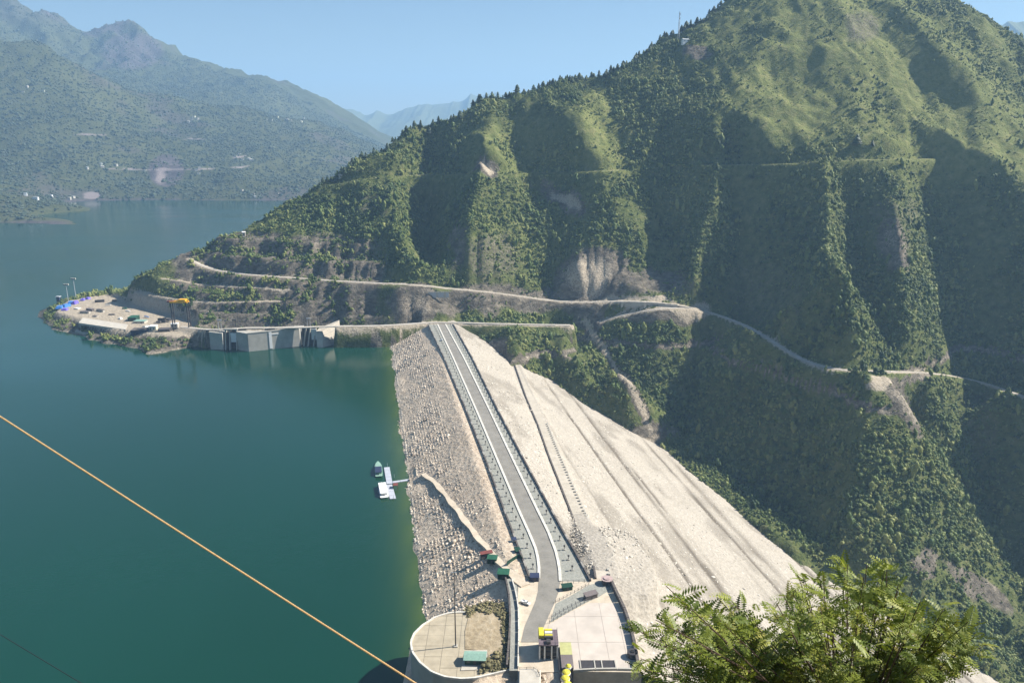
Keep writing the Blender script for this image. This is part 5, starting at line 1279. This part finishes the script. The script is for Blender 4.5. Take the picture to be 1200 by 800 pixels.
# ---------------------------------------------------------------- the intake yard on the promontory
ZY = 13.0
M['cream'] = plain('cream render', (.62, .60, .46), .85, .08, .5)
o = empty('buttress_wall', (*P2(97, 384, ZY - 8), ZY - 8)); tag(o, 'cream buttressed wall below the edge of the promontory yard', 'retaining wall'); o0 = np.array(o.location[:2])
Lb = np.array([P2(92, 378, ZY - 2), P2(110, 379.5, ZY - 2), P2(133, 383, ZY - 2), P2(147, 386, ZY - 2)]); 
lb2 = resample(Lb, 8)
for i in range(len(lb2) - 1):
    A_ = offset_line(lb2, 0) - o0; B_ = offset_line(lb2, -3) - o0; q = MB(); q.prism([tuple(A_[i]), tuple(A_[i + 1]), tuple(B_[i + 1]), tuple(B_[i])], -8, 7.6); q.build('wall_bay', M['wall'], o)
for pxb in (98, 107, 115, 131.5, 144):
    i = np.interp(pxb, [92, 110, 133, 147], [0, 1, 2, 3]); p = Lb[int(min(i, 2))] * (1 - (i - int(min(i, 2)))) + Lb[int(min(i, 2)) + 1] * (i - int(min(i, 2))) - o0
    q = MB(); q.poly([(p[0] - 1.5, p[1] - 7, -8), (p[0] + 1.5, p[1] - 7, -8), (p[0] + 1.5, p[1], -8), (p[0] - 1.5, p[1], -8), (p[0] - 1.5, p[1] - 1.2, 8.6), (p[0] + 1.5, p[1] - 1.2, 8.6), (p[0] + 1.5, p[1], 8.6), (p[0] - 1.5, p[1], 8.6)], [(0, 3, 2, 1), (4, 5, 6, 7), (0, 1, 5, 4), (1, 2, 6, 5), (2, 3, 7, 6), (3, 0, 4, 7)]); q.build('buttress', M['cream'], o)
q = MB(); q.prism([P2(92, 378, ZY + .6), P2(147, 386, ZY + .6), P2(150, 380, ZY + .6), P2(97, 372, ZY + .6)], ZY - 2, ZY + .5); tag(q.build('upper_deck', M['concrete']), 'pale deck over the buttressed wall', kind='structure')
q = MB(); q.prism([P2(88, 388, 3), P2(118, 394, 3), P2(140, 397, 3), P2(152, 390, 3), P2(145, 386, 3), P2(98, 379, 3)], -6, 3.2); tag(q.build('lower_deck', M['oldwall']), 'grey lower deck at the water below the buttressed wall', kind='structure')
# blue and violet covered stacks
for k, (x, y, wx_, dy, h_, mm, lab) in enumerate(((70, 361, 9, 12, 3.5, 'blue', 'bright blue tarpaulin heap at the very tip of the yard'), (77, 359.5, 9, 13, 4, 'blue', 'second bright blue heap, right of the one at the tip'), (83, 356, 7, 12, 4, 'blue', 'blue heap touching the violet ones'),
                                                   (76, 363.5, 8, 8, 3, 'purple', 'violet heap in front of the blue ones'), (88, 356, 6, 11, 4.5, 'purple', 'tall violet heap right of the blue ones'), (97, 352, 6, 8, 3, 'purple', 'small violet heap farther along the lake edge'), (103, 350.5, 6, 7, 3, 'purple', 'last small violet heap along the lake edge'))):
    o = empty('tarpaulin_heap', (*P2(x, y, ZY), ZY), random.uniform(-.3, .3)); tag(o, lab, 'tarpaulin heap', 'covered heaps at the tip of the yard')
    q = MB(); q.poly([(-wx_ / 2, -dy / 2, -.2), (wx_ / 2, -dy / 2, -.2), (wx_ / 2, dy / 2, -.2), (-wx_ / 2, dy / 2, -.2), (-wx_ / 2.6, -dy / 2.8, h_ * .8), (wx_ / 2.8, -dy / 2.7, h_), (wx_ / 2.5, dy / 2.6, h_ * .9), (-wx_ / 3, dy / 2.5, h_)], [(0, 3, 2, 1), (4, 5, 6, 7), (0, 1, 5, 4), (1, 2, 6, 5), (2, 3, 7, 6), (3, 0, 4, 7)]); q.build('tarpaulin', M[mm], o, .5)
    q = MB(); q.tube([(-wx_ / 2 - .1, 0, .1), (-wx_ / 2.8, 0, h_ + .1), (wx_ / 2.8, 0, h_ + .12), (wx_ / 2 + .1, 0, .1)], .12, 4); q.build('strap', M['white'], o)
for k, (x, y, ht, lab) in enumerate(((80, 352, 22, 'shorter of the two floodlight masts at the tip of the promontory'), (89, 349, 27, 'taller of the two floodlight masts at the tip of the promontory'))):
    o = empty('floodlight_mast', (*P2(x, y, ZY), ZY)); tag(o, lab, 'floodlight mast', 'floodlight masts of the yard')
    q = MB(); q.tube([(0, 0, -1), (0, 0, ht)], .5, 8, .3); q.build('pole', M['galv'], o)
    q = MB(); q.box(-3.6, 3.6, -.6, .6, ht, ht + 2.0); q.build('lamp_bank', M['kerb'], o)
    for x_ in (-2.4, 0, 2.4): q = MB(); q.box(x_ - .8, x_ + .8, -.75, -.61, ht + .3, ht + 1.7); q.build('lamp', M['glass'], o)
o = empty('dark_tower', (*P2(69.5, 356, ZY - 3), ZY - 3)); tag(o, 'short dark square tower behind the blue heaps', 'tower')
q = MB(); q.box(-2, 2, -2, 2, -4, 10); q.build('body', M['navy'], o); q = MB(); q.box(-2.8, 2.8, -2.8, 2.8, 10.02, 11); q.build('cap', M['galv'], o)
# gantry crane with the orange top
o = empty('gantry_crane', (*P2(213, 380, 20), 20)); tag(o, 'tall gantry crane with an orange yellow top above the yard', 'gantry crane')
HC_ = 27.0
for x in (-9.5, 9.5):
    for y in (-3, 3): q = MB(); q.box(x - .5, x + .5, y - .5, y + .5, -8, HC_); q.build('leg', M['steel'], o)
    q = MB(); q.tube([(x, -3, 4), (x, 3, 20)], .25, 4); q.tube([(x, 3, 4), (x, -3, 20)], .25, 4); q.build('brace', M['steel'], o)
q = MB(); q.box(-10.5, 10.5, -3.6, -1.6, HC_, HC_ + 2); q.box(-10.5, 10.5, 1.6, 3.6, HC_, HC_ + 2); q.build('girder', M['orange'], o)
q = MB(); q.box(0, 8.5, -3.4, 3.4, HC_ + 2, HC_ + 4.2); q.build('trolley', M['orange'], o)
q = MB(); q.box(-14, -6.5, -2.5, 2.5, HC_ + .3, HC_ + 2.2); q.build('counter_beam', M['red'], o)
# yard clutter, each told apart
def box_thing(name, x, y, z, wx_, dy, h_, rz, m, m2, label, cat):
    o = empty(name, (*P2(x, y, z), z), rz); tag(o, label, cat)
    q = MB(); q.box(-wx_ / 2, wx_ / 2, -dy / 2, dy / 2, -2, h_); q.build('body', M[m], o, .08)
    q = MB(); q.box(-wx_ / 2 - .25, wx_ / 2 + .25, -dy / 2 - .25, dy / 2 + .25, h_ + .01, h_ + .4); q.build('roof', M[m2], o)
    for k in (-.25, .22): q = MB(); q.box(wx_ * k - .6, wx_ * k + .6, -dy / 2 - .07, -dy / 2 - .004, h_ * .15, h_ * .7); q.build('door', M['steel'], o)
box_thing('green_hut', 157, 375, ZY, 10, 14, 4.5, .1, 'darkgreen', 'green', 'dark green hut in the middle of the promontory yard', 'hut')
box_thing('dark_shed', 166, 394, 6, 19, 14, 9, .15, 'navy', 'wall_dark', 'big dark shed at the water below the yard', 'shed')
box_thing('pale_shed', 165, 378, ZY, 14, 9, 2.6, -.05, 'concrete', 'teal', 'low shed with a pale mint roof right of the green hut', 'shed')
box_thing('cream_hut', 180, 386, ZY, 8, 9, 4.5, .1, 'cream', 'white', 'small cream hut with a white roof at the right of the yard', 'hut')
box_thing('site_cabin', 193, 388, ZY, 13, 8, 3.2, .2, 'wall_dark', 'brownroof', 'long brown site cabin by the water, below the gantry crane', 'cabin')
box_thing('site_cabin', 205, 382, 17, 8, 6, 3.2, .1, 'concrete', 'white', 'white roofed site cabin at the foot of the gantry crane', 'cabin')
box_thing('container', 106, 364, ZY, 12, 4, 2.8, -.5, 'wall_dark', 'brownroof', 'dark container lying along the back of the yard', 'container')
box_thing('container', 118, 365, ZY, 13, 3.2, 2.8, -.45, 'oldwall', 'wall_dark', 'grey brown container in the centre of the bare yard', 'container')
box_thing('container', 100, 367, ZY, 13, 4, 2.6, -.15, 'oldwall', 'brownroof', 'olive grey container by the left end of the pale deck', 'container')
box_thing('container', 117, 354, ZY, 12, 3.5, 3, .35, 'steel', 'wall_dark', 'dark container nearest the back edge of the yard', 'container')
box_thing('container', 190, 376, 15, 10, 3, 3, -.2, 'steel', 'tyre', 'black container along the pale road behind the yard', 'container')
pickup('truck', (*P2(150, 365, ZY), ZY), -.5, M['white'], 'white truck parked on the pale road of the yard', 'truck', 8.5)
pickup('truck', (*P2(172, 371.5, ZY + 1), ZY + 1), -.5, M['blue'], 'blue truck on the pale road behind the green hut', 'truck', 8.0)

for k, (x, y, wx_, dy, h_, mm, m2, lab) in enumerate(((127, 358, 7, 5, 1.6, 'concrete', 'oldwall', 'low pale stack near the back edge of the yard, right of the dark container'), (134, 353, 5, 5, 2.2, 'steel', 'steel', 'dark stack at the back corner where the yard meets the slope'),
        (112, 371, 7, 4, 1.6, 'oldwall', 'brownroof', 'brown stack of boards just above the pale deck'), (131, 369, 8, 3, 1.5, 'wall_dark', 'wall_dark', 'long dark stack of pipes in front of the grey brown container'),
        (141, 374, 4, 4, 2.4, 'white', 'white', 'small white stack left of the green hut'), (171, 383, 5, 6, 2.0, 'white', 'concrete', 'white stack between the mint roofed shed and the cream hut'),
        (186, 379, 6, 3, 1.7, 'brownroof', 'steel', 'dark brown stack above the cream hut'), (198, 377, 6, 4, 2.2, 'steel', 'steel', 'black stack left of the gantry crane legs'), (146, 362, 6, 3, 1.8, 'green', 'green', 'small green stack beside the pale road'), (91, 362, 8, 6, 1.5, 'concrete', 'white', 'pale stack behind the violet heap'))):
    o = empty('material_stack', (*P2(x, y, ZY), ZY + (1.5 if x > 180 else 0)), random.uniform(-.6, .3)); tag(o, lab, 'material stack', 'material stacks in the yard')
    for j in range(3): q = MB(); q.box(-wx_ / 2 + j * .2, wx_ / 2 - j * .3, -dy / 2 + j * .15, dy / 2 - j * .1, h_ * j / 3 + .02, h_ * (j + 1) / 3); q.build('layer', M[mm if j < 2 else m2], o)
# ---------------------------------------------------------------- far shore: villages, quays
fhit = make_hit(lambda x, y: bil(FZ, fx[0], fy[0], STEP, x, y), 2200, 7500, 900)
hs = [(42, 234), (30, 229), (60, 231)]
lab = {0: 'white building alone on the near left point of land', 1: 'small house up the slope of the left point of land', 2: 'small house near the shore at the right of the left point'}
for k, (a_, b_) in enumerate(hs):
    h = fhit(a_, b_)
    if h is not None: house('shore_house', tuple(h), 16 if k == 0 else 9, 10, 8, random.uniform(-.4, .4), 'white', 'galv', lab[k], None, True)
clusters = [((228, 140), 10, 8, 'house of the high village right of the saddle, half way up the far hill'), ((330, 141), 9, 22, 'house of the scattered village high on the far hillside at right'), ((285, 186), 7, 7, 'house of the small row above the lake on the far hill'),
            ((84, 230), 3, 5, 'pale house on the far shore beyond the left point'), ((300, 228), 4, 14, 'pale house close to the far shore, near the green ridge'), ((235, 200), 5, 24, 'house along the road across the far hill'), ((20, 104), 5, 26, 'tiny house high on the left slope of the far hill'), ((130, 195), 4, 30, 'tiny house low on the left slope of the far hill')]
hm0 = None
for (cx_, cy_), n, sp, lab_ in clusters:
    for i in range(n):
        h = fhit(cx_ + random.gauss(0, sp), cy_ + random.gauss(0, 2.6))
        if h is None or h[2] < 3: continue
        o = house('village_house', (h[0], h[1], h[2] + 1), random.uniform(7, 12), random.uniform(6, 9), random.uniform(3.5, 6), random.uniform(-.5, .5), random.choice(['concrete', 'cream', 'oldwall', 'oldwall']), random.choice(['galv', 'brownroof', 'concrete']), lab_, 'houses of the far villages', random.random() < .6) if hm0 is None or True else None

# ---------------------------------------------------------------- rope and wire across the view
def line_obj(name, a, b, r, m, label, sag=0, n=60, twist=False, anchor=None):
    A_, B_ = Vector(at_y(*a)), Vector(at_y(*b)); pts = []
    for i in range(n + 1): t_ = i / n; p = A_.lerp(B_, t_); p.z -= sag * 4 * t_ * (1 - t_); pts.append(p)
    o = empty(name, tuple(A_)); tag(o, label, 'rope' if twist else 'wire'); 
    if twist:
        for s_ in range(3):
            q = MB(); P_ = []
            for i in range(n * 8 + 1):
                t_ = i / (n * 8); p = A_.lerp(B_, t_); p.z -= sag * 4 * t_ * (1 - t_); an = s_ * 2.094 + t_ * 2 * math.pi * 120
                d = (B_ - A_).normalized(); u = d.cross(Vector((0, 0, 1))).normalized(); v_ = u.cross(d); P_.append(p - A_ + (u * math.cos(an) + v_ * math.sin(an)) * r * .5)
            q.tube(P_, r * .56, 5); q.build('strand', M[m], o)
    else: q = MB(); q.tube([p - A_ for p in pts], r, 5); q.build('cable', M[m], o)
    return A_, B_
A_, B_ = line_obj('orange_rope', (-160, 384.5, 7.6), (760, 974, 4.6), .0088, 'rope', 'taut orange rope crossing the lake side of the view', .012, 60, True)
for P_, nm, lb_ in ((A_, 'rope_post', 'wooden post holding the far end of the rope'), (B_, 'rope_post', 'wooden post holding the near end of the rope')):
    gz = float(lz(np.array([P_.x]), np.array([P_.y]))[0]); q = MB(); q.tube([(P_.x, P_.y, gz - .3), (P_.x, P_.y, P_.z + .15)], .06, 8); tag(q.build(nm, M['bark']), lb_, 'post')
A2, B2 = line_obj('thin_wire', (-90, 688, 8.5), (210, 868, 6.5), .0042, 'wire', 'thin black wire in the bottom left corner', .01)
gz = float(lz(np.array([A2.x]), np.array([A2.y]))[0]); q = MB(); q.tube([(A2.x, A2.y, gz - .3), (A2.x, A2.y, A2.z + .1)], .05, 8); tag(q.build('wire_post', M['steel']), 'thin steel post holding the wire', 'post')
gz = float(lz(np.array([B2.x]), np.array([B2.y]))[0]); q = MB(); q.tube([(B2.x, B2.y, gz - .3), (B2.x, B2.y, max(B2.z + .1, gz + .2))], .05, 8); tag(q.build('wire_post', M['steel']), 'second thin steel post holding the wire', 'post')

# ---------------------------------------------------------------- the leafy tree in the right foreground
def m_frond():
    m, t, b = mat('feathery leaves', .5, .35)
    a = node(t, 'ShaderNodeAttribute', attribute_name='tint'); oi = node(t, 'ShaderNodeObjectInfo')
    f = math_(t, 'ADD', a.outputs['Fac'], math_(t, 'MULTIPLY', oi.outputs['Random'], .0))
    c = ramp(t, f, [(0, (.05, .075, .014)), (.35, (.12, .165, .024)), (.7, (.24, .28, .04)), (.9, (.36, .36, .07)), (1, (.22, .16, .06))])
    t.links.new(c, b.inputs['Base Color'])
    tr = node(t, 'ShaderNodeBsdfTranslucent'); t.links.new(mix(t, .5, c, (.30, .36, .03)), tr.inputs[0]); mx = node(t, 'ShaderNodeMixShader'); mx.inputs[0].default_value = .3
    t.links.new(b.outputs[0], mx.inputs[1]); t.links.new(tr.outputs[0], mx.inputs[2]); t.links.new(mx.outputs[0], t.nodes['Material Output'].inputs[0]); return m
M['frond'] = m_frond()
def frond_np(r, L=.27, n=8):
    V_ = []; F_ = []; droop = r.uniform(.1, .5)
    for i in range(n):
        t_ = (i + .6) / n; x = L * t_; z = -droop * L * t_ * t_; ll = .068 * math.sin(math.pi * min(1, .25 + t_ * .75)) + .02
        for s_ in (-1, 1):
            k = len(V_); sw = .35; a = np.array([x, 0, z]); tip = a + np.array([ll * sw, s_ * ll, -ll * r.uniform(.1, .45)]); m_ = (a + tip) / 2; w_ = np.array([.0165, -s_ * .004, 0])
            V_ += [a, m_ - w_, tip, m_ + w_]; F_ += [(k, k + 1, k + 2), (k, k + 2, k + 3)]
    k = len(V_); V_ += [np.array([0, -.003, 0]), np.array([0, .003, 0]), np.array([L, 0, -droop * L])]; F_.append((k, k + 1, k + 2))
    return np.array(V_), np.array(F_)
rr = np.random.default_rng(5); FR = [frond_np(rr) for _ in range(6)]
base_p = at_y(985, 900, 10.2); gz = float(lz(np.array([base_p[0]]), np.array([base_p[1]]))[0])
tr_ = empty('feathery_tree', (base_p[0], base_p[1], gz)); tag(tr_, 'feathery leaved green tree filling the bottom right foreground', 'tree'); T0 = np.array(tr_.location)
fork = np.array(at_y(1000, 845, 10.8)); q = MB(); q.tube([(0, 0, -.4), tuple((fork - T0) * .5 + np.array([.1, 0, 0])), tuple(fork - T0)], .11, 9, .07); q.build('trunk', M['bark'], tr_)
TOPS = [(748, 735), (758, 770), (765, 715), (780, 690), (800, 712), (822, 702), (840, 716), (858, 700), (880, 712), (905, 705), (925, 690), (938, 668), (960, 672), (985, 655), (1010, 668), (1035, 662), (1060, 684), (1085, 698), (1105, 712), (1128, 730), (1140, 742), (1118, 762), (1098, 790), (790, 745), (820, 740), (850, 745), (880, 745), (910, 740), (940, 715), (970, 705), (1000, 700), (1030, 705), (1060, 722), (1085, 745), (770, 800), (800, 780), (840, 785), (880, 780), (920, 770), (960, 750), (1000, 740), (1040, 755), (1070, 775), (790, 830), (840, 825), (900, 820), (960, 800), (1010, 790), (1060, 810), (940, 850), (870, 850), (1090, 830)]
LV = []; LF = []; LT = []; nv = 0; INST = []
def quat(d, up, roll):
    d = d / np.linalg.norm(d); y = np.cross(up, d); y /= np.linalg.norm(y) + 1e-9; z = np.cross(d, y); c, s_ = math.cos(roll), math.sin(roll)
    return np.stack([d, y * c + z * s_, -y * s_ + z * c], 1)
for (a_, b_) in TOPS:
    for rep in range(3):
        tip = at_y(a_ + rr.normal(0, 6), b_ + rr.normal(0, 5) + 6, 10.3 + rr.normal(0, 1.0)) - T0
        st0 = (fork - T0) * rr.uniform(.75, 1.0); mid_ = st0 * .45 + tip * .55 + np.array([rr.normal(0, .1), rr.normal(0, .1), rr.uniform(-.1, .25)])
        P_ = [(1 - t_) ** 2 * st0 + 2 * t_ * (1 - t_) * mid_ + t_ * t_ * tip for t_ in np.linspace(0, 1, 9)]
        q = MB(); q.tube([tuple(p) for p in P_], .030 if rep == 0 else .018, 5, .005); q.build('branch', M['bark'], tr_)
        nf = int(rr.uniform(19, 29)) if b_ > 700 else int(rr.uniform(11, 17))
        for k in range(nf):
            t_ = rr.uniform(.42 if b_ > 700 else .62, 1.0) ** .8; p = (1 - t_) ** 2 * st0 + 2 * t_ * (1 - t_) * mid_ + t_ * t_ * tip; tan = (tip - st0) / np.linalg.norm(tip - st0)
            d = tan * rr.uniform(.1, .9) + rr.normal(0, .6, 3); d[2] = d[2] * .6 + .12; INST.append((p + rr.normal(0, .05, 3), quat(d, np.array([0, 0, 1.0]), rr.normal(0, .35)) * rr.uniform(.65, 1.15), rr.integers(6), rr.beta(2.2, 2.0)))
INST.sort(key=lambda it: it[0][1] + T0[1])
lm = []
for k, (v_, f_) in enumerate(FR):
    me = bpy.data.meshes.new('leaf'); me.from_pydata(v_.tolist(), [], f_.tolist()); me.materials.append(M['frond']); at = me.attributes.new('tint', 'FLOAT', 'POINT'); at.data.foreach_set('value', np.full(len(v_), .35 + .09 * k, np.float32)); lm.append(me)
for it in INST[:290]:
    o = bpy.data.objects.new('leaf', lm[it[2]]); COL.objects.link(o); o.parent = tr_; Mx = Matrix.Identity(4)
    for i in range(3):
        for j in range(3): Mx[i][j] = float(it[1][i, j])
        Mx[i][3] = float(it[0][i])
    o.matrix_local = Mx
for it in INST[290:]:
    v_, f_ = FR[it[2]]; LV.append(v_ @ it[1].T + it[0]); LF.append(f_ + nv); LT.append(np.full(len(v_), it[3])); nv += len(v_)
o = mesh_np('leaves', np.concatenate(LV), np.concatenate(LF), M['frond'], tr_); o['kind'] = 'stuff'
at = o.data.attributes.new('tint', 'FLOAT', 'POINT'); at.data.foreach_set('value', np.concatenate(LT).astype(np.float32))
print('fronds', len(INST), 'tris', sum(len(f) for f in LF))

HAZE = 0.98e-4

# ---------------------------------------------------------------- haze
hz = MB(); hz.box(-9000, 9000, -1500, 18500, -331, 1350)
hm = bpy.data.materials.new('haze'); hm.use_nodes = True; t = hm.node_tree; t.nodes.clear()
pv = node(t, 'ShaderNodeVolumePrincipled'); pv.inputs['Color'].default_value = (.41, .67, 1.0, 1); pv.inputs['Density'].default_value = HAZE
pv.inputs['Anisotropy'].default_value = .1
o = node(t, 'ShaderNodeOutputMaterial'); t.links.new(pv.outputs[0], o.inputs['Volume'])
tag(hz.build('haze', hm), kind='stuff')
